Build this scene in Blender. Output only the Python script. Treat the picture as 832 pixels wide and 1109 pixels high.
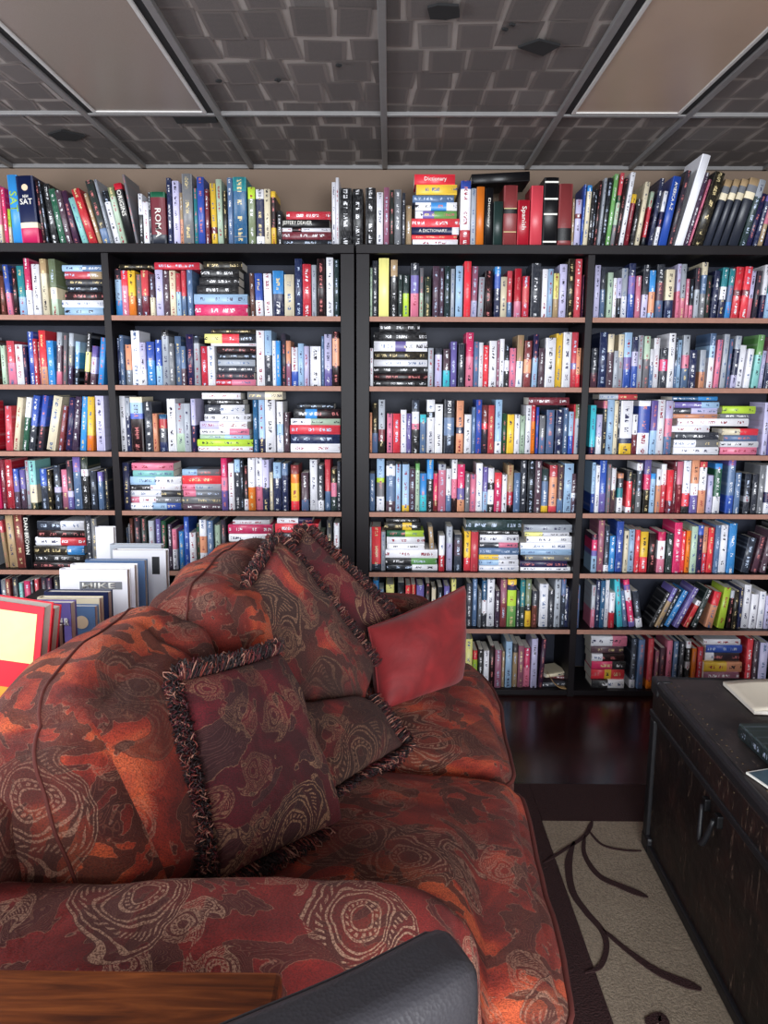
import bpy, bmesh, math, random
from mathutils import Vector, Matrix, noise as mnoise
R = math.radians
scene = bpy.context.scene
for o in list(bpy.data.objects): bpy.data.objects.remove(o, do_unlink=True)
COL = scene.collection

# ------------------------------------------------------------------ camera
FPX, CX, CY = 800.0, 416.0, 554.5
H = 1.30
PITCH, YAW, ROLL = R(9.5), R(0.36), R(0.30)
ROT = Matrix.Rotation(YAW, 3, 'Z') @ Matrix.Rotation(R(90) - PITCH, 3, 'X') @ Matrix.Rotation(ROLL, 3, 'Z')
cam = bpy.data.cameras.new('camera')
cam_o = bpy.data.objects.new('camera', cam); COL.objects.link(cam_o)
cam_o.matrix_world = Matrix.Translation((0, 0, H)) @ ROT.to_4x4()
cam.sensor_fit = 'VERTICAL'; cam.sensor_height = 36.0; cam.lens = 36.0 * FPX / 1109.0
cam.clip_start = 0.02
scene.camera = cam_o

# ------------------------------------------------------------------ world, light, exposure
scene.view_settings.view_transform = 'Standard'
scene.view_settings.look = 'None'
scene.view_settings.gamma = 1.0
scene.view_settings.use_curve_mapping = False
scene.view_settings.exposure = 0.85
w = bpy.data.worlds.new('world'); scene.world = w; w.use_nodes = True
w.node_tree.nodes['Background'].inputs[0].default_value = (0.75, 0.85, 1.0, 1)
w.node_tree.nodes['Background'].inputs[1].default_value = 0.5

def area(name, loc, target, sx, sy, power, color):
    l = bpy.data.lights.new(name, 'AREA'); l.shape = 'RECTANGLE'; l.size = sx; l.size_y = sy
    l.energy = power; l.color = color
    o = bpy.data.objects.new(name, l); COL.objects.link(o); o.location = loc
    o.rotation_euler = (Vector(target) - Vector(loc)).to_track_quat('-Z', 'Y').to_euler()
    return o
# daylight through the shop window behind the photographer and the one on the left
area('daylight_rear_window', (0.5, -2.42, 1.30), (0.3, 3.0, 0.95), 3.2, 1.5, 185, (0.92, 0.96, 1.0))
area('daylight_left_window', (-2.32, 1.25, 1.55), (-0.6, 2.2, 0.7), 1.5, 0.9, 30, (0.93, 0.96, 1.0))

# ------------------------------------------------------------------ pixel helpers (measuring the photo)
def ray(px, py):
    return ROT @ Vector(((px - CX) / FPX, -(py - CY) / FPX, -1.0))
def at(px, py, Y):
    d = ray(px, py); t = Y / d.y
    return Vector((d.x * t, Y, H + d.z * t))
def atz(px, py, Z):
    d = ray(px, py); t = (Z - H) / d.z
    return Vector((d.x * t, d.y * t, Z))

# ------------------------------------------------------------------ colours
def s2l(c): return tuple(((v / 255.0) / 12.92 if v / 255.0 <= 0.04045 else ((v / 255.0 + 0.055) / 1.055) ** 2.4) for v in c)
PAL = {
 'k': ((16,16,20),'black'), 'K': ((42,46,58),'charcoal'), 'g': ((112,114,120),'grey'), 'G': ((168,174,184),'light grey'),
 'w': ((236,236,244),'white'), 'c': ((226,214,186),'cream'), 't': ((168,142,108),'tan'), 'n': ((92,56,46),'brown'),
 'r': ((178,30,48),'red'), 'R': ((222,52,66),'bright red'), 'm': ((112,26,42),'maroon'), 'p': ((214,120,146),'pink'),
 'P': ((206,38,96),'magenta'), 'v': ((104,92,160),'violet'), 'V': ((56,34,62),'dark purple'), 'b': ((42,78,168),'blue'),
 'B': ((52,140,212),'bright blue'), 'N': ((24,34,74),'navy'), 's': ((84,110,148),'slate blue'), 'S': ((160,192,224),'pale blue'),
 'e': ((26,122,132),'teal'), 'E': ((72,192,208),'cyan'), 'f': ((26,84,60),'dark green'), 'F': ((104,162,88),'green'),
 'L': ((176,208,66),'lime green'), 'l': ((176,198,176),'pale green'), 'y': ((234,192,62),'yellow'), 'Y': ((236,230,142),'pale yellow'),
 'o': ((228,122,38),'orange'), 'O': ((222,154,120),'peach'), 'q': ((194,190,224),'lavender'), 'x': ((34,52,50),'dark green-grey'),
 'd': ((78,54,68),'plum'), 'D': ((148,88,112),'mauve'), 'a': ((132,192,188),'aqua'), 'z': ((24,82,124),'deep blue'),
 'J': ((110,122,90),'olive'), 'A': ((126,52,54),'brick red'), 'C': ((194,64,76),'coral red'),
}
def lin(code): return s2l(PAL[code][0])

# ------------------------------------------------------------------ node material helpers
def newmat(name):
    m = bpy.data.materials.new(name); m.use_nodes = True
    nt = m.node_tree; nt.nodes.clear()
    out = nt.nodes.new('ShaderNodeOutputMaterial'); b = nt.nodes.new('ShaderNodeBsdfPrincipled')
    nt.links.new(b.outputs[0], out.inputs[0])
    return m, nt, b
class NB:
    def __init__(s, nt): s.nt = nt
    def _in(s, sock, v):
        if isinstance(v, bpy.types.NodeSocket): s.nt.links.new(v, sock)
        elif v is not None:
            if hasattr(sock, 'default_value'):
                if isinstance(v, (tuple, list)) and len(v) == 3 and sock.type == 'RGBA': v = (*v, 1)
                sock.default_value = v
    def m(s, op, a, b=None, c=None, clamp=False):
        n = s.nt.nodes.new('ShaderNodeMath'); n.operation = op; n.use_clamp = clamp
        s._in(n.inputs[0], a)
        if b is not None: s._in(n.inputs[1], b)
        if c is not None: s._in(n.inputs[2], c)
        return n.outputs[0]
    def mix(s, f, a, b, bt='MIX'):
        n = s.nt.nodes.new('ShaderNodeMix'); n.data_type = 'RGBA'; n.blend_type = bt
        s._in(n.inputs[0], f); s._in(n.inputs[6], a); s._in(n.inputs[7], b); return n.outputs[2]
    def uv(s):
        n = s.nt.nodes.new('ShaderNodeUVMap'); n.uv_map = 'UVMap'; return n.outputs[0]
    def obj(s): return s.nt.nodes.new('ShaderNodeTexCoord').outputs['Object']
    def xyz(s, v):
        n = s.nt.nodes.new('ShaderNodeSeparateXYZ'); s._in(n.inputs[0], v); return n.outputs
    def vec(s, x, y, z=0.0):
        n = s.nt.nodes.new('ShaderNodeCombineXYZ'); s._in(n.inputs[0], x); s._in(n.inputs[1], y); s._in(n.inputs[2], z); return n.outputs[0]
    def noise(s, v, scale, detail=3, rough=0.5, dist=0.0, out=0, dims='3D'):
        n = s.nt.nodes.new('ShaderNodeTexNoise'); n.noise_dimensions = dims
        s._in(n.inputs['Vector'], v); n.inputs['Scale'].default_value = scale; n.inputs['Detail'].default_value = detail
        n.inputs['Roughness'].default_value = rough; n.inputs['Distortion'].default_value = dist; return n.outputs[out]
    def ramp(s, f, stops, interp='LINEAR'):
        n = s.nt.nodes.new('ShaderNodeValToRGB'); s._in(n.inputs[0], f); cr = n.color_ramp; cr.interpolation = interp
        while len(cr.elements) < len(stops): cr.elements.new(0.5)
        for e, (p, c) in zip(cr.elements, stops):
            e.position = p; e.color = (*c, 1) if len(c) == 3 else c
        return n.outputs[0]
    def attr(s, name):
        n = s.nt.nodes.new('ShaderNodeAttribute'); n.attribute_name = name; return n
    def bump(s, h, strength, dist, bsdf):
        n = s.nt.nodes.new('ShaderNodeBump'); n.inputs['Strength'].default_value = strength; n.inputs['Distance'].default_value = dist
        s._in(n.inputs['Height'], h); s.nt.links.new(n.outputs[0], bsdf.inputs['Normal'])
    def mapping(s, v, sc=(1,1,1), rot=(0,0,0), loc=(0,0,0)):
        n = s.nt.nodes.new('ShaderNodeMapping'); s._in(n.inputs[0], v)
        n.inputs['Scale'].default_value = sc; n.inputs['Rotation'].default_value = rot; n.inputs['Location'].default_value = loc
        return n.outputs[0]

def plain(name, rgb, rough=0.6, metallic=0.0, nscale=40, namt=0.12, bump=0.0, spec=0.5, coat=0.0):
    m, nt, b = newmat(name); nb = NB(nt); c = s2l(rgb)
    f = nb.noise(nb.obj(), nscale, 4)
    col = nb.mix(f, tuple(v * (1 - namt) for v in c), tuple(min(1, v * (1 + namt)) for v in c))
    nb._in(b.inputs['Base Color'], col); b.inputs['Roughness'].default_value = rough; b.inputs['Metallic'].default_value = metallic
    b.inputs['Specular IOR Level'].default_value = spec; b.inputs['Coat Weight'].default_value = coat
    if bump: nb.bump(nb.noise(nb.obj(), nscale * 2, 5), 0.5, bump, b)
    return m

M = {}
M['case'] = plain('espresso_wood', (24, 20, 23), 0.45, nscale=18, namt=0.25, spec=0.2)
M['case_back'] = plain('case_back_panel', (38, 41, 54), 0.55, spec=0.25)
M['edge'] = plain('raw_shelf_edge', (156, 112, 96), 0.65, nscale=60, namt=0.2)
M['wallpaint'] = plain('wall_paint', (116, 98, 84), 0.85, nscale=3, namt=0.1)
M['pages'] = plain('page_paper', (226, 220, 210), 0.85, nscale=300, namt=0.12)
M['tbar'] = plain('ceiling_grid_bar', (118, 116, 116), 0.45)
M['tbar_dark'] = plain('light_frame_gap', (14, 14, 16), 0.8)
M['fixture_rim'] = plain('fixture_rim', (196, 194, 192), 0.4)
M['stain'] = plain('ceiling_patch', (20, 20, 22), 0.9, nscale=90, namt=0.5)
M['brass'] = plain('aged_brass', (78, 64, 48), 0.5, metallic=0.8)
M['leather_trim'] = plain('trunk_binding', (24, 24, 28), 0.5, nscale=60, namt=0.3, bump=0.0008)
M['piping'] = plain('sofa_piping', (88, 34, 28), 0.8, nscale=200)
M['iron'] = plain('dark_iron', (30, 30, 32), 0.5, metallic=0.6)
M['title_white'] = plain('title_white', (232, 230, 222), 0.5)
M['title_gold'] = plain('title_gold', (214, 198, 140), 0.5)
M['title_grey'] = plain('title_grey', (120, 122, 128), 0.5)
M['title_black'] = plain('title_black', (24, 24, 30), 0.5)
M['panel_yellow'] = plain('panel_yellow', (236, 232, 160), 0.5)
M['panel_orange'] = plain('panel_orange', (238, 160, 60), 0.5)
M['panel_red'] = plain('panel_red', (206, 36, 48), 0.5)
M['panel_cream'] = plain('panel_cream', (216, 190, 158), 0.5)
M['panel_blue'] = plain('panel_blue', (60, 110, 180), 0.5)
M['panel_green'] = plain('panel_green', (150, 190, 70), 0.5)
M['paper'] = plain('loose_paper', (222, 212, 194), 0.8, nscale=20, namt=0.06)

# book cover cloth: the colours sit in mesh attributes, lettering is procedural
m, nt, b = newmat('book_cover'); nb = NB(nt)
uvx = nb.xyz(nb.uv()); u, v = uvx[0], uvx[1]
cell = nb.vec(nb.m('FLOOR', nb.m('MULTIPLY', u, 9.0)), nb.m('FLOOR', nb.m('MULTIPLY', v, 330.0)))
wn = nt.nodes.new('ShaderNodeTexWhiteNoise'); wn.noise_dimensions = '2D'; nt.links.new(cell, wn.inputs[0])
inb = nb.m('MULTIPLY', nb.m('GREATER_THAN', u, 0.33), nb.m('LESS_THAN', u, 0.67))
words = nb.m('GREATER_THAN', nb.noise(nb.vec(0.0, v), 22, 0, dims='2D'), 0.49)
word2 = nb.m('GREATER_THAN', nb.noise(nb.vec(3.0, v), 130, 0, dims='2D'), 0.40)
txt = nb.m('MULTIPLY', nb.m('MULTIPLY', inb, words), nb.m('MULTIPLY', word2, nb.m('GREATER_THAN', wn.outputs[0], 0.42)))
a1 = nb.attr('Col'); a2 = nb.attr('Txt')
nz = nb.noise(nb.uv(), 60, 3, dims='2D')
base = nb.mix(nb.m('MULTIPLY', nb.m('SUBTRACT', nz, 0.52, clamp=True), 1.0), a1.outputs[0], a2.outputs[0])
nb._in(b.inputs['Base Color'], nb.mix(txt, base, a2.outputs[0]))
b.inputs['Roughness'].default_value = 0.38
M['book'] = m

# sofa / pillow brocade with paisleys
def brocade(name, stops, line, line2, cell_scale, line_amt=0.75, seed=0.0, rough=0.85, dark=None, sheen=0.06, pscale=4.2, island=5.0, ithr=0.53, zmin=0.22):
    m, nt, b = newmat(name); nb = NB(nt)
    uv0 = nb.mapping(nb.uv(), loc=(seed, seed * 1.7, 0))
    warp = nb.noise(uv0, 8, 3, out=1)
    n = nt.nodes.new('ShaderNodeVectorMath'); n.operation = 'MULTIPLY_ADD'
    nb._in(n.inputs[0], warp); n.inputs[1].default_value = (0.06, 0.06, 0); nb._in(n.inputs[2], uv0)
    uvw = n.outputs[0]
    patch = nb.noise(uvw, pscale, 3, 0.55, 1.6)
    base = nb.ramp(patch, stops)
    # big paisleys
    def paisley(scale, off, rad, freq, lw):
        vo = nt.nodes.new('ShaderNodeTexVoronoi'); vo.voronoi_dimensions = '2D'; vo.inputs['Scale'].default_value = scale
        vo.inputs['Randomness'].default_value = 0.75
        q = nb.mapping(uvw, loc=(off, off * 0.6, 0)); nb._in(vo.inputs['Vector'], q)
        d = nt.nodes.new('ShaderNodeVectorMath'); d.operation = 'SUBTRACT'
        nb._in(d.inputs[0], q); nt.links.new(vo.outputs['Position'], d.inputs[1])
        sc = nt.nodes.new('ShaderNodeVectorMath'); sc.operation = 'SCALE'; nt.links.new(d.outputs[0], sc.inputs[0]); sc.inputs['Scale'].default_value = scale
        cs = nb.xyz(vo.outputs['Color'])
        px = nb.xyz(sc.outputs[0])
        r0 = nb.m('SQRT', nb.m('ADD', nb.m('MULTIPLY', px[0], px[0]), nb.m('MULTIPLY', px[1], px[1])))
        ang = nb.m('ADD', nb.m('MULTIPLY', cs[0], 6.283), nb.m('MULTIPLY', r0, 4.6))
        c_, s_ = nb.m('COSINE', ang), nb.m('SINE', ang)
        X = nb.m('SUBTRACT', nb.m('MULTIPLY', px[0], c_), nb.m('MULTIPLY', px[1], s_))
        Y = nb.m('ADD', nb.m('MULTIPLY', px[0], s_), nb.m('MULTIPLY', px[1], c_))
        wid = nb.m('MAXIMUM', nb.m('SUBTRACT', 0.55, nb.m('MULTIPLY', Y, 1.25)), 0.06)
        e = nb.m('DIVIDE', X, wid)
        dd = nb.m('SQRT', nb.m('ADD', nb.m('MULTIPLY', nb.m('MULTIPLY', e, e), 0.30), nb.m('MULTIPLY', Y, Y)))
        inside = nb.m('LESS_THAN', dd, rad)
        def ln_(c0, hw): return nb.m('LESS_THAN', nb.m('ABSOLUTE', nb.m('SUBTRACT', dd, c0)), hw)
        polar = nb.m('ARCTAN2', X, Y)
        dots = nb.m('GREATER_THAN', nb.m('SINE', nb.m('MULTIPLY', polar, 34.0)), 0.2)
        pet = nb.m('MAXIMUM', ln_(rad * .34, .010 * lw), nb.m('MAXIMUM', ln_(rad * .20, .008 * lw), nb.m('MULTIPLY', ln_(rad * .27, .014 * lw), nb.m('GREATER_THAN', nb.m('SINE', nb.m('MULTIPLY', polar, 16.0)), 0.0))))
        ring = nb.m('MAXIMUM', nb.m('MAXIMUM', nb.m('MAXIMUM', ln_(rad * .96, .012 * lw), ln_(rad * .85, .009 * lw)), nb.m('MAXIMUM', ln_(rad * .58, .010 * lw), ln_(rad * .50, .008 * lw))), nb.m('MAXIMUM', nb.m('MULTIPLY', dots, ln_(rad * .71, .022 * lw)), nb.m('MULTIPLY', pet, nb.m('LESS_THAN', dd, rad * .40))))
        use = nb.m('GREATER_THAN', cs[1], 0.30)
        return nb.m('MULTIPLY', nb.m('MULTIPLY', inside, ring), use), nb.m('MULTIPLY', inside, use)
    p1, in1 = paisley(cell_scale, 0.0, 0.40, 62.0, 0.8)
    p2, in2 = paisley(cell_scale * 2.4, 5.3, 0.40, 40.0, 1.5)
    p2 = nb.m('MULTIPLY', p2, nb.m('SUBTRACT', 1.0, in1))
    notp = nb.m('SUBTRACT', 1.0, nb.m('MAXIMUM', in1, in2))
    isl = nb.noise(uvw, island, 2, 0.45, 2.2)
    edge_w = nb.noise(uvw, 60, 2)
    islv = nb.m('ADD', isl, nb.m('MULTIPLY', nb.m('SUBTRACT', edge_w, 0.5), 0.13))
    inisl = nb.m('GREATER_THAN', islv, ithr)
    # engraved contour lines: light inside the dark islands, dark outside them
    cont = nb.m('ABSOLUTE', nb.m('SUBTRACT', nb.m('FRACT', nb.m('MULTIPLY', isl, 46.0)), 0.5))
    cl_ = nb.m('LESS_THAN', cont, 0.13)
    scal = nb.noise(uvw, cell_scale * 9.0, 1, 0.5, 3.0)
    sc2 = nb.m('LESS_THAN', nb.m('ABSOLUTE', nb.m('SUBTRACT', nb.m('FRACT', nb.m('MULTIPLY', scal, 9.0)), 0.5)), 0.12)
    rimm = nb.m('LESS_THAN', nb.m('ABSOLUTE', nb.m('SUBTRACT', islv, ithr)), 0.005)
    dk = dark or stops[0][1]
    col = nb.mix(nb.m('MULTIPLY', inisl, 0.80), base, dk)
    col = nb.mix(nb.m('MULTIPLY', nb.m('MULTIPLY', cl_, inisl), 0.60), col, line2)
    col = nb.mix(nb.m('MULTIPLY', nb.m('MULTIPLY', sc2, nb.m('SUBTRACT', 1.0, inisl)), 0.42), col, dk)
    col = nb.mix(nb.m('MULTIPLY', rimm, 0.30), col, line)
    col = nb.mix(nb.m('MULTIPLY', in1, 0.60), col, dk)
    col = nb.mix(nb.m('MULTIPLY', nb.m('MULTIPLY', in1, sc2), 0.35), col, line2)
    zone = nb.m('MULTIPLY', nb.m('SUBTRACT', nb.noise(uv0, 2.6, 1), 0.40, clamp=True), 5.0, clamp=True)
    wv = nb.m('ADD', 0.30, nb.m('MULTIPLY', nb.m('GREATER_THAN', nb.noise(uv0, 300, 1), 0.46), 0.70))
    zl = nb.m('MULTIPLY', nb.m('ADD', zmin, nb.m('MULTIPLY', zone, 1.0 - zmin)), wv)
    col = nb.mix(nb.m('MULTIPLY', nb.m('MULTIPLY', p2, line_amt * 0.8), zl), col, line)
    col = nb.mix(nb.m('MULTIPLY', nb.m('MULTIPLY', p1, line_amt), zl), col, line)
    fine = nb.noise(uv0, 340, 2)
    weave = nb.noise(nb.mapping(uv0, sc=(1, 5, 1), rot=(0, 0, 0.6)), 260, 1)
    col = nb.mix(nb.m('MULTIPLY', nb.m('SUBTRACT', fine, 0.42, clamp=True), 2.2), col, dk)
    nb._in(b.inputs['Base Color'], col)
    b.inputs['Roughness'].default_value = rough
    b.inputs['Sheen Weight'].default_value = sheen; b.inputs['Sheen Roughness'].default_value = 0.5
    b.inputs['Sheen Tint'].default_value = (0.8, 0.5, 0.45, 1)
    hsum = nb.m('ADD', nb.m('MULTIPLY', nb.m('MAXIMUM', p1, p2), 0.5), nb.m('ADD', nb.m('MULTIPLY', weave, 0.8), nb.m('MULTIPLY', nb.noise(uv0, 11, 3, 0.5, 0.8), 6.0)))
    nb.bump(hsum, 0.6, 0.005, b)
    return m
DKB = s2l((52, 24, 22)); RUST = s2l((150, 48, 36)); ORG = s2l((212, 92, 52)); CRIM = s2l((128, 30, 36))
BEI = s2l((186, 140, 116)); OLV = s2l((92, 62, 48)); BLK = s2l((46, 30, 28))
M['sofa'] = brocade('sofa_brocade', [(0.40, s2l((104, 28, 22))), (0.50, s2l((146, 42, 28))), (0.56, s2l((180, 60, 36))), (0.64, s2l((218, 96, 54)))], BEI, s2l((118, 68, 50)), 3.9, 0.60, 0.0, dark=s2l((54, 24, 20)), pscale=3.4, island=7.5, ithr=0.525)
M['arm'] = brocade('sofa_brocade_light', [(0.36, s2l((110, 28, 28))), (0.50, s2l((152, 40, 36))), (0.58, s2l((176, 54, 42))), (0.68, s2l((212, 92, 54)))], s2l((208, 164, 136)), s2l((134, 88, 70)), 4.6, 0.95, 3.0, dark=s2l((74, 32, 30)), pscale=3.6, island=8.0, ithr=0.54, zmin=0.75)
M['pillow_crimson'] = brocade('pillow_crimson', [(0.35, s2l((60, 10, 18))), (0.5, s2l((88, 12, 26))), (0.62, s2l((112, 18, 32)))], s2l((186, 142, 108)), s2l((92, 56, 52)), 5.0, 0.7, 7.0, dark=s2l((44, 20, 22)), island=6.5, ithr=0.56, zmin=0.4)
M['pillow_mixed'] = brocade('pillow_mixed', [(0.40, s2l((66, 18, 18))), (0.52, s2l((104, 26, 28))), (0.60, s2l((142, 38, 32))), (0.68, s2l((186, 70, 44)))], s2l((160, 118, 92)), s2l((94, 60, 46)), 4.6, 0.55, 11.0, dark=s2l((40, 20, 18)), island=6.0, ithr=0.48)
# plain red pillow velvet
m, nt, b = newmat('red_velvet'); nb = NB(nt)
f = nb.noise(nb.uv(), 9, 3, 0.5, 1.2)
nb._in(b.inputs['Base Color'], nb.ramp(f, [(0.30, s2l((104, 18, 22))), (0.70, s2l((146, 30, 34)))]))
b.inputs['Roughness'].default_value = 0.7; b.inputs['Sheen Weight'].default_value = 0.12
nb.bump(nb.noise(nb.uv(), 9, 4), 0.6, 0.012, b); M['red_velvet'] = m
# fringe yarn
m, nt, b = newmat('fringe_yarn'); nb = NB(nt)
nb._in(b.inputs['Base Color'], nb.attr('Col').outputs[0]); b.inputs['Roughness'].default_value = 0.6; M['fringe'] = m
# hardwood floor
m, nt, b = newmat('dark_hardwood'); nb = NB(nt)
br = nt.nodes.new('ShaderNodeTexBrick'); nb._in(br.inputs['Vector'], nb.mapping(nb.obj(), rot=(0, 0, R(0))))
br.inputs['Scale'].default_value = 1.0; br.inputs['Brick Width'].default_value = 1.1; br.inputs['Row Height'].default_value = 0.09
br.inputs['Mortar Size'].default_value = 0.002; br.inputs['Color1'].default_value = (*s2l((64, 26, 24)), 1); br.inputs['Color2'].default_value = (*s2l((44, 18, 18)), 1); br.inputs['Mortar'].default_value = (0.002, 0.001, 0.001, 1)
gr = nb.noise(nb.mapping(nb.obj(), sc=(2, 40, 1)), 3, 4)
nb._in(b.inputs['Base Color'], nb.mix(nb.m('MULTIPLY', gr, 0.5), br.outputs[0], s2l((22, 9, 9)))); b.inputs['Roughness'].default_value = 0.22
M['floor'] = m
# rug
m, nt, b = newmat('rug_pile'); nb = NB(nt)
f = nb.noise(nb.obj(), 170, 4, 0.7); f2 = nb.noise(nb.obj(), 9, 3)
c = nb.mix(f, s2l((30, 24, 20)), s2l((216, 196, 170)))
nb._in(b.inputs['Base Color'], nb.mix(nb.m('MULTIPLY', f2, 0.4), c, s2l((100, 84, 70)))); b.inputs['Roughness'].default_value = 0.95
nb.bump(f, 0.8, 0.006, b); M['rug'] = m
m, nt, b = newmat('rug_dark'); nb = NB(nt)
f = nb.noise(nb.obj(), 230, 3)
nb._in(b.inputs['Base Color'], nb.mix(f, s2l((20, 8, 9)), s2l((66, 30, 30)))); b.inputs['Roughness'].default_value = 0.95
nb.bump(f, 0.8, 0.006, b); M['rug_dark'] = m
# trunk hide
m, nt, b = newmat('trunk_hide'); nb = NB(nt)
co = nb.obj()
f = nb.noise(co, 7, 5, 0.6, 0.8)
c = nb.ramp(f, [(0.35, s2l((14, 10, 10))), (0.55, s2l((30, 18, 17))), (0.7, s2l((48, 26, 22)))])
scr = nb.noise(nb.mapping(co, sc=(1, 8, 1.3), rot=(0.15, 0, 0)), 11, 4, 0.7, 1.2)
sm = nb.m('MULTIPLY', nb.m('SUBTRACT', scr, 0.60, clamp=True), 9.0, clamp=True)
nb._in(b.inputs['Base Color'], nb.mix(sm, c, s2l((122, 100, 86))))
b.inputs['Roughness'].default_value = 0.5; nb.bump(nb.noise(co, 22, 5), 0.6, 0.006, b); M['hide'] = m
m, nt, b = newmat('trunk_top'); nb = NB(nt)
co = nb.obj(); f = nb.noise(co, 12, 5)
scr = nb.noise(nb.mapping(co, sc=(6, 1, 1), rot=(0, 0, 0.5)), 20, 2, 0.6, 1.0)
sm = nb.m('MULTIPLY', nb.m('SUBTRACT', scr, 0.66, clamp=True), 8.0, clamp=True)
c = nb.ramp(f, [(0.35, s2l((26, 24, 26))), (0.65, s2l((52, 44, 42)))])
nb._in(b.inputs['Base Color'], nb.mix(sm, c, s2l((120, 104, 92)))); b.inputs['Roughness'].default_value = 0.55
nb.bump(f, 0.4, 0.002, b); M['trunk_top'] = m
# wood table
m, nt, b = newmat('warm_wood'); nb = NB(nt)
g = nb.noise(nb.mapping(nb.obj(), sc=(1.2, 14, 14)), 6, 5, 0.6, 0.6)
nb._in(b.inputs['Base Color'], nb.ramp(g, [(0.3, s2l((70, 30, 12))), (0.5, s2l((124, 62, 26))), (0.7, s2l((164, 90, 42)))])); b.inputs['Roughness'].default_value = 0.35; M['wood'] = m
# chair leather
m, nt, b = newmat('slate_leather'); nb = NB(nt)
f = nb.noise(nb.obj(), 10, 3); vo = nt.nodes.new('ShaderNodeTexVoronoi'); vo.inputs['Scale'].default_value = 420; nt.links.new(nb.obj(), vo.inputs['Vector'])
nb._in(b.inputs['Base Color'], nb.mix(f, s2l((38, 38, 44)), s2l((58, 56, 60)))); b.inputs['Roughness'].default_value = 0.42
nb.bump(vo.outputs['Distance'], 0.25, 0.0008, b); M['leather'] = m
# ceiling tile with pasted pages
m, nt, b = newmat('ceiling_paste'); nb = NB(nt)
f = nb.noise(nb.obj(), 16, 4)
nb._in(b.inputs['Base Color'], nb.mix(f, s2l((138, 130, 126)), s2l((166, 157, 152)))); b.inputs['Roughness'].default_value = 0.9; M['ceil'] = m
m, nt, b = newmat('pasted_pages'); nb = NB(nt)
x_, y_, _ = nb.xyz(nb.uv())
ins = nb.m('MULTIPLY', nb.m('LESS_THAN', nb.m('ABSOLUTE', nb.m('SUBTRACT', nb.m('FRACT', x_), 0.5)), 0.40), nb.m('LESS_THAN', nb.m('ABSOLUTE', nb.m('SUBTRACT', nb.m('FRACT', y_), 0.5)), 0.43))
ln = nb.m('GREATER_THAN', nb.m('SINE', nb.m('MULTIPLY', y_, 6.283 * 26)), -0.2)
tn = nb.m('GREATER_THAN', nb.noise(nb.mapping(nb.uv(), sc=(26, 200, 1)), 1, 1, dims='2D'), 0.40)
tx = nb.m('MULTIPLY', nb.m('MULTIPLY', ins, ln), tn)
tone = nb.attr('Col').outputs[0]
c = nb.mix(nb.m('MULTIPLY', ins, 0.25), tone, s2l((84, 80, 80)))
nb._in(b.inputs['Base Color'], nb.mix(nb.m('MULTIPLY', tx, 0.55), c, s2l((58, 56, 58)))); b.inputs['Roughness'].default_value = 0.9; M['ceil_pages'] = m
# diffuser
m, nt, b = newmat('light_diffuser'); nb = NB(nt)
f = nb.noise(nb.obj(), 500, 2)
nb._in(b.inputs['Base Color'], nb.mix(f, s2l((124, 112, 104)), s2l((146, 134, 124)))); b.inputs['Roughness'].default_value = 0.35; M['diffuser'] = m
M['diffuser_warm'] = plain('light_diffuser_warm', (172, 148, 128), .35, nscale=4, namt=.12)

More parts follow.
